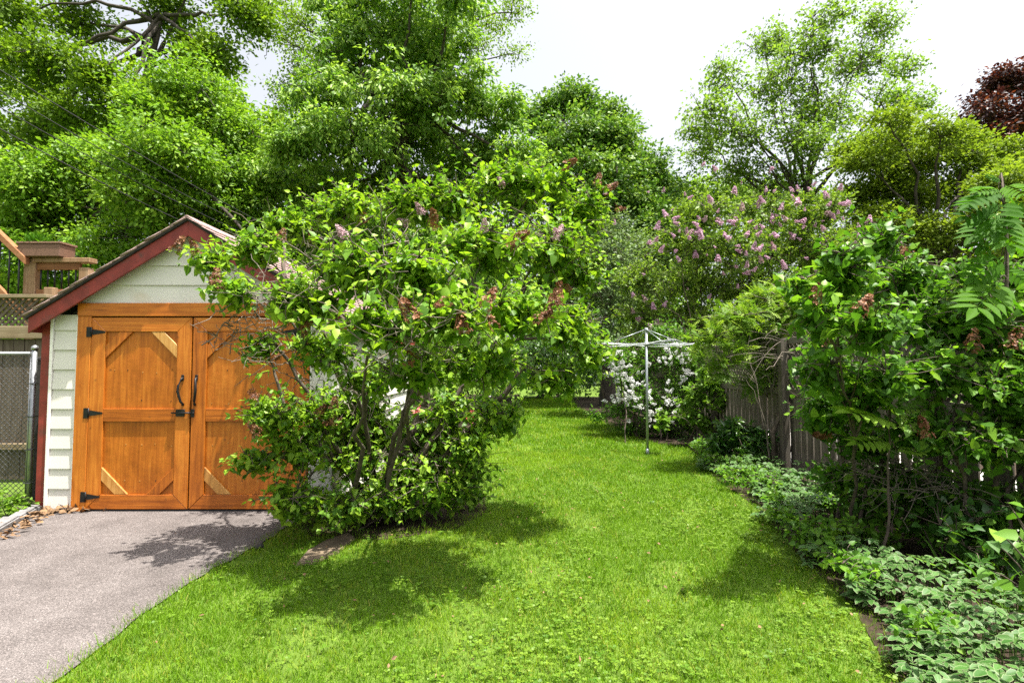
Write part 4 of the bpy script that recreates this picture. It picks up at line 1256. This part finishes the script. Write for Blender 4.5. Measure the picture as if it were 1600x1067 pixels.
tree('yellow_green_tree', 'bushy yellow green tree with layered boughs at the right', 13, [(1470, 600), (1465, 480), (1460, 400)],
     clumps_px([(1400, 225, 60, 32), (1470, 215, 50, 28), (1360, 265, 55, 35), (1440, 265, 70, 35), (1520, 255, 50, 28), (1350, 320, 55, 40), (1420, 320, 70, 40), (1500, 310, 65, 40), (1570, 290, 50, 40), (1380, 375, 65, 40),
                (1460, 375, 75, 40), (1550, 360, 70, 45), (1620, 330, 60, 50), (1330, 390, 50, 40), (1420, 430, 90, 40), (1540, 430, 90, 45), (1600, 420, 60, 50), (1350, 450, 70, 40), (1480, 490, 100, 40), (1600, 500, 80, 40), (1390, 195, 40, 20), (1500, 225, 45, 25), (1340, 240, 40, 25), (1560, 245, 45, 25), (1400, 290, 60, 35), (1530, 330, 60, 35), (1300, 420, 50, 40), (1380, 350, 50, 35), (1640, 260, 60, 40)], 13, 1.0, 1.2, 9), 5600, LEAF_DIAMOND, L_YELLOW,
     r_trunk=.2, limb_r=.07, per_tip=16, size=.10, spread=.15, flat=.32, droop=.1, twig_r=.007, seed=9, sub_ratio=6, shell=2.4, up=1.4, blob=0.46)
tree('copper_beech', 'dark purple leaved tree at the right edge', 27, [(1620, 600), (1620, 400), (1600, 250)],
     clumps_px([(1570, 145, 45, 35), (1545, 185, 40, 40), (1600, 180, 55, 50), (1560, 225, 50, 40), (1620, 130, 60, 45), (1650, 200, 70, 70), (1600, 260, 70, 50), (1680, 130, 60, 60)], 27, 1.1, 1.4, 10), 1000, LEAF_DIAMOND, L_COPPER,
     r_trunk=.3, limb_r=.12, per_tip=26, size=0.21, spread=.30, flat=.5, droop=.4, twig_r=.012, seed=10, sub_ratio=8, shell=3)

tree('back_maple', 'green tree crown filling the gap behind the left maple', 29, [(420, 600), (420, 350), (400, 200)],
     clumps_px([(420, 230, 90, 60), (330, 190, 80, 60), (480, 300, 80, 60), (380, 310, 110, 60), (250, 240, 90, 70), (420, 400, 120, 60), (560, 350, 100, 70), (330, 130, 50, 45)], 29, 1.0, 1.5, 31), 1500, LEAF_DIAMOND, L_MAPLE,
     r_trunk=.3, limb_r=.12, per_tip=16, size=.26, spread=.3, flat=.6, droop=.4, twig_r=.01, seed=51, shell=2.2)
tree('edge_tree', 'green tree crown behind the locust at the left edge', 30, [(60, 600), (70, 350), (80, 220)],
     clumps_px([(60, 180, 80, 60), (0, 230, 90, 70), (130, 230, 80, 60), (60, 300, 120, 60), (-80, 160, 80, 90), (180, 320, 90, 60), (20, 90, 50, 45)], 30, 1.0, 1.5, 32), 1300, LEAF_DIAMOND, L_LOCUST,
     r_trunk=.3, limb_r=.12, per_tip=16, size=.26, spread=.3, flat=.6, droop=.4, twig_r=.01, seed=52, shell=2.2)
tree('gap_tree', 'green tree seen low between the round maple and the airy tree', 28, [(1080, 600), (1080, 400), (1080, 330)],
     clumps_px([(1060, 330, 60, 45), (1110, 310, 60, 40), (1180, 320, 70, 45), (1060, 400, 80, 50), (1160, 400, 90, 50), (1260, 350, 80, 45), (1280, 420, 90, 50)], 28, 1.0, 1.5, 33), 1000, LEAF_DIAMOND, L_SPARSE,
     r_trunk=.25, limb_r=.1, per_tip=16, size=.24, spread=.3, flat=.6, droop=.4, twig_r=.01, seed=53, shell=2.2)

# a far screen of trees that reads as one mass
def far_mass(name, label, boxes, n, size, mat, seed):
    r = np.random.default_rng(seed)
    pos, nor = [], []
    k = n // len(boxes)
    for (c, rad) in boxes:
        dv = unit(r.normal(0, 1, (k, 3)))
        p = c + dv * rad * (r.random((k, 1)) ** .25) * (1 + .12 * np.sin(dv[:, :1] * 9 + dv[:, 2:] * 11))
        pos.append(p); nor.append(dv)
    pos = np.concatenate(pos); nor = np.concatenate(nor)
    ok = pos[:, 2] > 0
    pos, nor = pos[ok], nor[ok]
    V, Fc, c = leaves(pos, r.normal(0, 1, pos.shape) - [0, 0, .4], nor * .5 + [0, 0, .6] + r.normal(0, .5, pos.shape), size * r.uniform(.7, 1.3, len(pos)), LEAF_DIAMOND)
    return tag(mobj(name, raw_mesh(name, V, Fc, c), mat, None, 'stuff'), label, 'trees')
rb = np.random.default_rng(55)
bx = []
for x in np.arange(-52, 56, 5.5):
    bx.append((np.array([x + rb.normal(0, 1), 38 + rb.uniform(-2, 4), 3.2]), np.array([4.6, 3.2, 5.2 + rb.uniform(-.8, 1.6)])))
far_mass('distant_trees', 'distant band of green trees closing the view', bx, 34000, .55, L_MAPLE, 56)

# ---- shrubs around the lawn
def shrub(name, label, base, cl, n, leaf, mat, **kw):
    kw.setdefault('bark', M_BARK); bark = kw.pop('bark')
    kw.setdefault('names', ('stems', 'foliage'))
    kw.setdefault('up_bias', .2)
    return plant(name, label, 'shrub', np.asarray(base) * [1, 1, 0], cl, n, leaf, mat, bark, **kw)

# pink lilac behind the clothes dryer
PCL = clumps_px([(1100, 335, 65, 38), (1190, 335, 70, 38), (1280, 330, 55, 40), (1060, 385, 55, 45), (1140, 395, 80, 50), (1230, 400, 75, 50), (1310, 390, 45, 45), (1000, 440, 50, 40), (1080, 450, 75, 50), (1180, 460, 85, 50),
                 (1270, 470, 60, 50), (1010, 495, 55, 35), (1100, 510, 80, 45), (1200, 530, 80, 40), (1010, 550, 70, 40), (1120, 570, 90, 40)], 12.2, 1.2, .8, 11)
pk = [(1075, 312), (1110, 318), (1145, 305), (1190, 320), (1205, 345), (1218, 330), (1265, 300), (1290, 310), (1325, 320), (1310, 300), (1030, 395), (1062, 410), (1025, 360), (1095, 375), (1060, 352), (1150, 350), (1180, 370),
      (1235, 375), (1275, 385), (1240, 440), (1175, 392), (1140, 375), (1020, 485), (1035, 480), (1000, 500), (1025, 505), (1225, 420), (1165, 420), (1040, 340), (1250, 350), (1355, 350), (990, 465), (1300, 345), (1120, 410), (1340, 370), (1245, 322), (1020, 520), (1285, 360)]
PKP = [front(p, PCL) + [0, -.05, 0] for p in pk]
pkl = shrub('pink_lilac', 'tall lilac covered with pink blossom beyond the clothes dryer', P(1140, 600, 12.6), PCL, 3600, LEAF_DIAMOND, L_PINKLEAF, per_tip=12, size=.105, twig=.3, r_trunk=.18, limb_r=.03, twig_r=.005, extra=PKP, seed=21, shell=2.4)
flowers(pkl, PKP, PINK, 3, .5, .45, .95)
rp_ = np.random.default_rng(8)
flowers(pkl, [front((rp_.normal(1180, 95), rp_.normal(360, 45)), PCL) for k in range(90)], PINK, 13, .6, .25, .7)
flowers(pkl, [front((x, y), PCL) for x, y in ((1100, 345), (1160, 330), (1230, 345), (1075, 365), (1190, 410), (1010, 470), (1290, 335), (1130, 350), (1210, 390), (990, 490))], FADED, 4, .4, .8, 1.4)

shrub('grey_shrub', 'pale grey green shrub between the big lilac and the pink one', P(965, 600, 15), clumps_px([(955, 360, 40, 30), (985, 395, 45, 40), (950, 410, 45, 40), (990, 440, 45, 40), (950, 470, 60, 40), (960, 530, 60, 40)], 15, 1.1, .5, 12), 500, LEAF_DIAMOND, L_GREY,
      per_tip=14, size=.10, mode='spray', spread=.14, r_trunk=.15, limb_r=.03, twig_r=.005, seed=22, shell=2.5)
shrub('dark_hedge_shrub', 'dark leafy shrub at the far end of the lawn', P(850, 600, 23), clumps_px([(830, 560, 55, 45), (890, 560, 55, 50), (860, 590, 50, 30), (930, 590, 40, 35), (790, 590, 50, 35)], 23, 1.0, .5, 13), 500, LEAF_DIAMOND, L_DARK,
      per_tip=16, size=.16, mode='spray', spread=.22, r_trunk=.2, limb_r=.04, twig_r=.006, seed=23, shell=2.5)
shrub('border_shrub', 'green shrub behind the big lilac along the far left border', P(730, 600, 13.5), clumps_px([(700, 540, 70, 50), (760, 560, 60, 50), (720, 600, 60, 35), (640, 580, 70, 60), (780, 600, 40, 25)], 13.5, 1.0, .5, 14), 420, LEAF_DIAMOND, L_MAPLE,
      per_tip=14, size=.10, mode='spray', spread=.15, r_trunk=.15, limb_r=.03, twig_r=.005, seed=24, shell=2.5)
# azalea glimpsed through the lilac stems
ACL = clumps_px([(680, 655, 45, 22), (725, 645, 35, 20), (645, 665, 35, 20)], 8.2, 1.0)
az = shrub('azalea', 'small azalea with red blossom behind the lilac stems', P(690, 600, 8.3), ACL, 120, LEAF_DIAMOND, L_DARK, per_tip=8, size=.05, twig=.12, r_trunk=.05, limb_r=.01, twig_r=.003, seed=25)
RED = panicle('flower_head', 26, .10, .08, 90, .05); RED.materials.append(L_RED)
flowers(az, [front(p, ACL) for p in ((662, 650), (680, 645), (716, 655), (728, 648), (700, 662), (735, 660), (650, 648), (672, 662))], [RED], 5, .6, .8, 1.2)

# white blossom shrub behind the clothes dryer
WB = G(1010, 690); WY = WB[1] + .5
WCL = clumps_px([(965, 560, 32, 35), (985, 600, 40, 45), (1040, 560, 45, 40), (1010, 630, 40, 40), (1060, 610, 45, 50), (1085, 570, 35, 45), (970, 640, 35, 25), (1050, 650, 45, 30), (1040, 520, 50, 30), (985, 668, 40, 18), (1040, 675, 45, 18), (1085, 670, 35, 22), (940, 648, 30, 18), (1000, 570, 40, 40)], WY, 1.0, .3, 15)
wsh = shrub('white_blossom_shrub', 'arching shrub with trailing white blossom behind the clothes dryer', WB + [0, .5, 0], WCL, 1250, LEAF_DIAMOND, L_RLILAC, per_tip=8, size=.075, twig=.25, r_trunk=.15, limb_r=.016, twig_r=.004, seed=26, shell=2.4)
WHT = [panicle('flower_head', 34, .16, .06, 95 + k, .026) for k in range(2)]
for m_ in WHT: m_.materials.append(L_WHITE)
rr = np.random.default_rng(77)
wp = []
for cx_, cy_, sx_, sy_, n_ in ((962, 575, 20, 22, 30), (985, 600, 22, 26, 34), (965, 625, 18, 14, 14), (1000, 620, 14, 20, 14), (1050, 560, 28, 18, 22), (1070, 585, 18, 16, 12), (1045, 630, 14, 22, 18), (1022, 650, 10, 12, 9), (1056, 650, 6, 14, 9)):
    for k in range(n_): wp.append(front((cx_ + rr.normal(0, sx_ * .6), cy_ + rr.normal(0, sy_ * .6)), WCL))
flowers(wsh, wp, WHT, 6, 1.0, .35, .85)
shrub('bright_shrub', 'bright green shrub at the fence right of the white blossom', G(1105, 700) + [0, .25, 0], clumps_px([(1085, 625, 28, 30), (1110, 600, 25, 25), (1125, 630, 26, 30), (1070, 650, 24, 22), (1100, 660, 30, 20), (1095, 580, 14, 14), (1035, 655, 16, 18, -.8)], G(1105, 700)[1] + .1, 1.0, .2, 16), 190, LEAF_HEART, L_BRIGHT,
      per_tip=8, size=.10, twig=.2, r_trunk=.08, limb_r=.012, twig_r=.004, seed=27)
PB = G(1160, 735)
shrub('peony_bush', 'low dark peony bush against the foot of the picket fence', PB, clumps_px([(1150, 680, 35, 28), (1185, 690, 30, 28), (1120, 695, 28, 22), (1165, 710, 40, 20), (1140, 665, 20, 18)], PB[1], 1.0, .15, 17), 170, LEAF_NARROW, L_DARK,
      per_tip=12, size=.14, twig=.2, r_trunk=.08, limb_r=.01, twig_r=.004, seed=28, singles=0)

# vine over the fence with bare arching canes
VCL = clumps_px([(1150, 495, 60, 18), (1200, 470, 50, 22), (1240, 490, 40, 25), (1110, 520, 32, 12), (1170, 520, 50, 14), (1230, 530, 35, 16), (1095, 545, 20, 6), (1185, 565, 26, 9), (1208, 585, 22, 9), (1150, 545, 26, 9), (1115, 565, 14, 6), (1265, 455, 40, 25), (1290, 500, 40, 25), (1260, 535, 35, 20), (1220, 555, 30, 14), (1130, 570, 24, 10), (1280, 570, 26, 20), (1170, 600, 20, 10)], 7.4, 1.5, .4, 18)
vb = np.array([FX - .25, 7.0, 0])
vine = plant('fence_vine', 'light green vine arching over the fence top with bare grey canes', 'vine', vb, VCL, 760, LEAF_PINNATE_LOW, L_VINE, M_BARK_LT, r_trunk=.03, limb_r=.010, mode='pairs', per_tip=4, size=.17, twig=.2, twig_r=.003, droop=.15,
      seed=29, names=('canes', 'foliage'), up_bias=.3, up=1.8, shell=1.6, n_stems=3)
cn = []
for k in range(30):
    a = P(1250 + rr.normal(0, 6), 560 + rr.normal(0, 25), 7.1)
    b = P(rr.uniform(1075, 1270), rr.uniform(525, 600), rr.uniform(6.6, 7.8))
    c_ = (a + b) / 2 + [0, 0, rr.uniform(.05, .4)] + rr.normal(0, .05, 3)
    cn.append(bezier(a[None], c_[None], b[None], 10)[0] + np.cumsum(rr.normal(0, .006, (10, 3)), 0))
V, q = tubes(np.array(cn), np.repeat(np.linspace(.007, .002, 10)[None], len(cn), 0) * rr.uniform(.5, 1.3, (len(cn), 1)), 5)
mobj('bare_canes', raw_mesh('bare_canes', V, q, smooth=True), M_BARK_LT, vine, 'stuff')
tube_obj('old_stem', [vb, vb + [.02, .05, .6], P(1247, 590, 7.05), P(1250, 540, 7.1), P(1235, 500, 7.2)], [.035, .03, .026, .022, .012], M_BARK, vine, 8)

# ---- right-hand lilac thicket
RB = np.array([3.15, 4.3, 0])
RCL = clumps_px([(1375, 380, 40, 45, .2), (1320, 440, 55, 45, -.8), (1410, 440, 65, 50, 0), (1280, 495, 50, 35, -1.0), (1250, 450, 35, 25, -1.1), (1310, 400, 40, 30, -.9), (1360, 510, 70, 45, -.9), (1460, 500, 75, 50, -.3), (1540, 520, 60, 45, -.5), (1290, 580, 45, 40, -.5), (1380, 590, 60, 40, -.6), (1470, 580, 75, 50, -.5),
                 (1560, 600, 60, 50, -.7), (1285, 640, 40, 35, .1), (1290, 650, 45, 35, .3), (1350, 690, 50, 35, .1), (1330, 620, 50, 35, -.3), (1440, 670, 65, 45, -.4), (1530, 690, 65, 45, -.7), (1600, 680, 50, 60, -.7), (1310, 740, 35, 25, .2), (1400, 750, 55, 30, -.1), (1500, 770, 65, 35, -.4), (1600, 790, 60, 40, -.6), (1620, 560, 60, 60, -.6), (1450, 810, 60, 35, -.2), (1540, 840, 60, 40, -.6), (1360, 790, 45, 28, .1), (1290, 540, 40, 40, -.1), (1500, 440, 60, 40, .2), (1580, 440, 50, 40, .2)], 4.3, 1.2)
rfl = [(1268, 478), (1340, 492), (1520, 545), (1575, 545), (1300, 680), (1450, 685), (1290, 540), (1420, 400)]
RFP = [front(p, RCL) for p in rfl]
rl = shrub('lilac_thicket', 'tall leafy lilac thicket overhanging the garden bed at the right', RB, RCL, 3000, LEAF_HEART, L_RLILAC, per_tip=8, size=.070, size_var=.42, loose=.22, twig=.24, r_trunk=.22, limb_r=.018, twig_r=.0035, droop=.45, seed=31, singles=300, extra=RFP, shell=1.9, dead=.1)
flowers(rl, RFP, SPENT, 7, .8)
dead = []
for cx_, cy_, s_, n_ in ((1430, 750, 60, 40), (1480, 760, 60, 30), (1390, 730, 30, 20), (1300, 560, 40, 15)):
    for k in range(n_):
        a = front((cx_ + rr.normal(0, s_ * .6), cy_ + rr.normal(0, s_ * .25)), RCL) + [0, .1, 0]
        d = rr.normal(0, 1, 3) * [1, .7, .5] + [-.4, -.2, -.1]; L = rr.uniform(.15, .45)
        dead.append(np.stack([a + unit(d) * L * t + rr.normal(0, .015, 3) for t in np.linspace(0, 1, 6)]))
V, q = tubes(np.array(dead), np.repeat(np.linspace(.004, .0014, 6)[None], len(dead), 0), 4)
mobj('dead_twigs', raw_mesh('dead_twigs', V, q, smooth=True), M_BARK_LT, rl, 'stuff')

# sapling with big compound leaves at the right edge
SB = np.array([3.45, 3.75, 0])
def sapling(name, label, base, top, leaves_px, size, mat, seed, Y, r0=.018, dense=False, shrink=1.0):
    r = np.random.default_rng(seed)
    root = empty(name, base, label, 'sapling')
    top = np.asarray(top)
    t = np.linspace(0, 1, 12)[:, None]
    st_ = base * (1 - t) + top * t; st_[1:-1] += np.cumsum(r.normal(0, .012, (10, 3)), 0) * [1, 1, 0]
    tube_obj('stem', st_, r0 * (1 - .75 * t[:, 0]), M_BARK, root, 8)
    pos, ax, sz = [], [], []
    more = [(a + r.normal(0, 4), b + r.normal(0, 25), c_ + r.normal(0, 22), d_ + r.normal(0, 32)) for (a, b, c_, d_) in leaves_px] if dense else []
    for (a, b, c_, d_) in list(leaves_px) + more:
        c_, d_ = a + (c_ - a) * shrink, b + (d_ - b) * shrink          # stalk end -> leaf tip in the photo
        A, B = P(a, b, Y + r.normal(0, .12)), P(c_, d_, Y + r.normal(-.15, .15))
        j = np.argmin(np.linalg.norm(st_ - A, axis=1)); S = st_[j]
        tube_obj('leaf_stalk', bezier(S[None], ((S + A) / 2 + [0, 0, .08])[None], A[None], 6)[0], np.linspace(.006, .003, 6), M_BARK, root, 5)
        pos.append(A); ax.append(B - A); sz.append(np.linalg.norm(B - A))
    pos, ax, sz = np.array(pos), np.array(ax), np.array(sz)
    leaf_parts('compound_leaf', pos, ax, r.normal(0, .45, pos.shape) + [0, -.6, .7], sz, LEAF_PINNATE, mat, root)
    return root
sapling('walnut_sapling', 'tall sapling with large drooping compound leaves at the right edge', SB, P(1565, 275, 3.8),
        [(1560, 310, 1475, 350), (1558, 300, 1480, 315), (1560, 330, 1490, 385), (1565, 285, 1530, 262), (1570, 290, 1625, 300), (1570, 320, 1630, 350), (1565, 360, 1495, 420), (1570, 370, 1635, 410), (1565, 400, 1500, 450), (1568, 420, 1640, 455),
         (1566, 340, 1600, 400), (1560, 295, 1505, 290), (1562, 440, 1510, 490), (1566, 460, 1630, 500), (1563, 315, 1545, 380), (1570, 300, 1600, 330), (1560, 480, 1500, 520), (1564, 500, 1620, 540), (1562, 350, 1520, 400)], .5, L_FERN, 41, 3.8, .024, False, .55)
sapling('sumac_sapling', 'young sapling with lime green feathery leaves in the thicket', np.array([2.75, 3.9, 0]), P(1395, 590, 3.9),
        [(1392, 650, 1345, 555), (1395, 625, 1420, 560), (1400, 640, 1460, 600), (1392, 660, 1320, 620), (1396, 670, 1470, 640), (1390, 690, 1330, 680), (1398, 610, 1385, 545), (1398, 700, 1450, 705)], .4, L_BRIGHT, 42, 3.85, .012, False, .8)

# broad leaves leaning in at the right edge, and daylily blades below
EB = np.array([2.95, 2.75, 0])
bl = empty('broad_leaf_plant', EB, 'broad heart leaved plant leaning in at the right edge', 'plant')
r = np.random.default_rng(61)
lp_ = [(1560, 830, 1.2), (1585, 800, 1.1), (1575, 785, .9), (1550, 845, .8), (1592, 838, 1.0), (1600, 870, 1.3), (1585, 915, 1.2), (1545, 890, .9), (1610, 830, 1.1), (1600, 940, 1.2), (1620, 900, 1.2), (1565, 960, .9)]
pos = np.array([P(a, b, 2.75 + r.normal(0, .12)) for a, b, _ in lp_])
for p in pos:
    tube_obj('stalk', bezier((EB + r.normal(0, .04, 3) * [1, 1, 0])[None], (EB + (p - EB) * .5 + [0, 0, .15])[None], p[None], 7)[0], np.linspace(.006, .003, 7), M_BARK, bl, 5)
leaf_parts('leaf', pos, r.normal(0, .6, pos.shape) + [-.5, -.5, -.2], r.normal(0, .3, pos.shape) + [-.1, -.5, .8], np.array([l[2] for l in lp_]) * .095, LEAF_HEART, L_RLILAC, bl)

BLADE = tmpl([(0, .02, 0), (0, -.02, 0), (.35, .03, .03), (.35, -.03, .03), (.7, .02, -.05), (.7, -.02, -.05), (1, 0, -.25)], [(0, 1, 3), (0, 3, 2), (2, 3, 5), (2, 5, 4), (4, 5, 6)])
def blades(name, label, base, n, h, mat, seed, spread=.12):
    r = np.random.default_rng(seed)
    root = empty(name, base, label, 'plant')
    pos = np.asarray(base) + np.stack([r.normal(0, spread, n), r.normal(0, spread, n), np.zeros(n)], 1)
    ax = np.stack([r.normal(0, .45, n), r.normal(0, .45, n), np.ones(n)], 1)
    nor = np.stack([-ax[:, 0], -ax[:, 1], np.full(n, .4)], 1) + r.normal(0, .2, (n, 3))
    leaf_parts('leaf', pos, ax, nor, h * r.uniform(.6, 1.15, n), BLADE, mat, root)
blades('daylily', 'daylily with strap leaves at the lower right edge', np.array([3.0, 2.95, 0]), 36, .42, L_RLILAC, 62)
blades('daylily', 'smaller daylily in the shade behind the variegated plants', np.array([3.05, 3.5, 0]), 30, .38, L_RLILAC, 63)
shrub('bellflower', 'shaded green plant at the back of the bed below the thicket', np.array([3.3, 3.5, 0]), [(np.array([3.2, 3.5, .35]), np.array([.4, .5, .25])), (np.array([3.35, 4.3, .35]), np.array([.35, .5, .25])), (np.array([3.3, 5.2, .3]), np.array([.35, .5, .2]))], 160, LEAF_HEART, L_DARK,
      per_tip=6, size=.085, twig=.15, r_trunk=.1, limb_r=.006, twig_r=.003, seed=65)

# ---- variegated ground cover along the bed
def goutweed(name, label, n, seed):
    r = np.random.default_rng(seed)
    root = empty(name, (2.4, 4.2, 0), label, 'ground cover')
    y = 1.9 + 8.2 * r.random(n) ** 1.35
    e = np.array(BED_EDGE)
    xe = np.interp(y, e[:7, 1], e[:7, 0])
    xe = xe + .13 * np.sin(y * 3.7) * np.sin(y * 1.3 + 1) + .06 * np.sin(y * 11)
    off = np.abs(r.normal(0, .40, n)) + .02
    off += np.clip(.22 * np.sin(y * 5.1 + 2) * np.sin(y * 2.3), 0, .3)
    x = xe + off - .02
    ok = (x < FX - .15)
    hole = fnoise(np.stack([x, y], 1), 3.2, seed + 1)
    ok &= (hole > -.12) | (y < 3.3)
    x, y, off = x[ok], y[ok], off[ok]; n = len(x)
    z = np.clip(.10 + .24 * np.minimum(off, .55) + r.normal(0, .04, n), .05, .34)
    pos0 = np.stack([x, y, z], 1)
    out = unit(np.stack([-np.ones(n), -.4 * np.ones(n), np.zeros(n)], 1) * .5 + r.normal(0, .5, (n, 3)) * [1, 1, 0])
    a0 = np.arctan2(out[:, 1], out[:, 0])
    nor = np.stack([out[:, 0] * .3, out[:, 1] * .3, np.ones(n)], 1) + r.normal(0, .25, (n, 3))
    pos, ax, nn, sz = [], [], [], []
    s = r.uniform(.036, .070, n)
    for k, (da, f) in enumerate(((0, 1.0), (.95, .85), (-.95, .85), (2.1, .65))):
        a = a0 + da + r.normal(0, .12, n)
        dirv = np.stack([np.cos(a), np.sin(a), -.18 + r.normal(0, .12, n)], 1)
        pos.append(pos0 + dirv * .008 + r.normal(0, .004, (n, 3))); ax.append(dirv); nn.append(nor + r.normal(0, .15, (n, 3))); sz.append(s * f)
    pos, ax, nn, sz = map(np.concatenate, (pos, ax, nn, sz))
    d = np.linalg.norm(pos - [0, 0, EYE], axis=1) / sz
    o = np.argsort(d + 1e3 * (pos[:, 2] < .16) + 1e3 * (pos[:, 1] < 2.5)); a, b = o[:300], o[300:]
    leaf_parts('leaf', pos[a], ax[a], nn[a], sz[a], LEAF_VAR, L_GOUT, root)
    V, Fc, c = leaves(pos[b], ax[b], nn[b], sz[b], LEAF_VAR)
    mobj('foliage', raw_mesh('foliage', V, Fc, c), L_GOUT, root, 'stuff')
    st_ = np.stack([pos0 * [1, 1, 0] + r.normal(0, .02, (n, 3)) * [1, 1, 0], pos0 * [1, 1, .5], pos0], 1)
    V, q = tubes(st_, np.full((n, 3), .0016), 3)
    mobj('stalks', raw_mesh('stalks', V, q), L_RLILAC, root, 'stuff')
goutweed('goutweed', 'low variegated goutweed with cream edged leaves lining the garden bed', 2300, 71)

# ---- weeds at the left edge and seedlings under the lilac
WL = clumps_px([(15, 785, 28, 18), (35, 790, 18, 12), (-20, 780, 30, 22)], 5.15, 1.0)
shrub('leafy_weed', 'bright leafy weeds behind the edging stones at the left edge', np.array([-5.05, 5.2, 0]), WL, 60, LEAF_HEART, L_BRIGHT, per_tip=6, size=.06, twig=.1, r_trunk=.06, limb_r=.005, twig_r=.0025, seed=81)
UL = [(LBASE + np.array([dx, dy, .16]), np.array([.28, .22, .14])) for dx, dy in ((-.6, -.25), (-.2, -.35), (.25, -.3), (.6, -.1), (.9, .25), (-.8, .1))]
shrub('lilac_suckers', 'low leafy suckers around the foot of the big lilac', LBASE + [0, -.1, 0], UL, 150, LEAF_HEART, L_LILAC, per_tip=6, size=.075, twig=.14, r_trunk=.3, limb_r=.006, twig_r=.003, seed=82)

# ---- plain green weeds among the ground cover
r = np.random.default_rng(91)
wc = []
for k in range(44):
    y = r.uniform(2.2, 9.0); e = np.array(BED_EDGE); x = np.interp(y, e[:7, 1], e[:7, 0]) + abs(r.normal(.1, .35))
    if x > FX - .35: continue
    wc.append((np.array([x, y, r.uniform(.10, .22)]), np.array([.2, .22, .10])))
plant('bed_weeds', 'plain green leafy weeds mixed with the variegated ground cover', 'weeds', np.array([2.6, 4.5, 0]), wc, 760, LEAF_HEART, L_RLILAC, M_BARK, r_trunk=.3, limb_r=.004, per_tip=6, size=.055, twig=.09, twig_r=.002,
      droop=.3, seed=92, names=('stems', 'foliage'), up_bias=.0, local=True)

# ---- bits of dry leaf and petals lying on the lawn
r = np.random.default_rng(95)
n = 420
p = np.stack([r.uniform(-2.2, 2.6, n), r.uniform(1.8, 8.5, n)], 1)
p = p[~inside(p, BED) & ~inside(p, DW)]
n = len(p)
V, Fc, c = leaves(np.concatenate([p, r.uniform(.028, .045, (n, 1))], 1), r.normal(0, 1, (n, 3)) * [1, 1, .3], r.normal(0, .5, (n, 3)) + [0, 0, 1], r.uniform(.012, .034, n), LEAF_DIAMOND)
tag(mobj('lawn_litter', raw_mesh('lawn_litter', V, Fc, c), M_DEADLEAF, None, 'stuff'), 'bits of dry brown leaf scattered over the lawn', 'leaf litter')
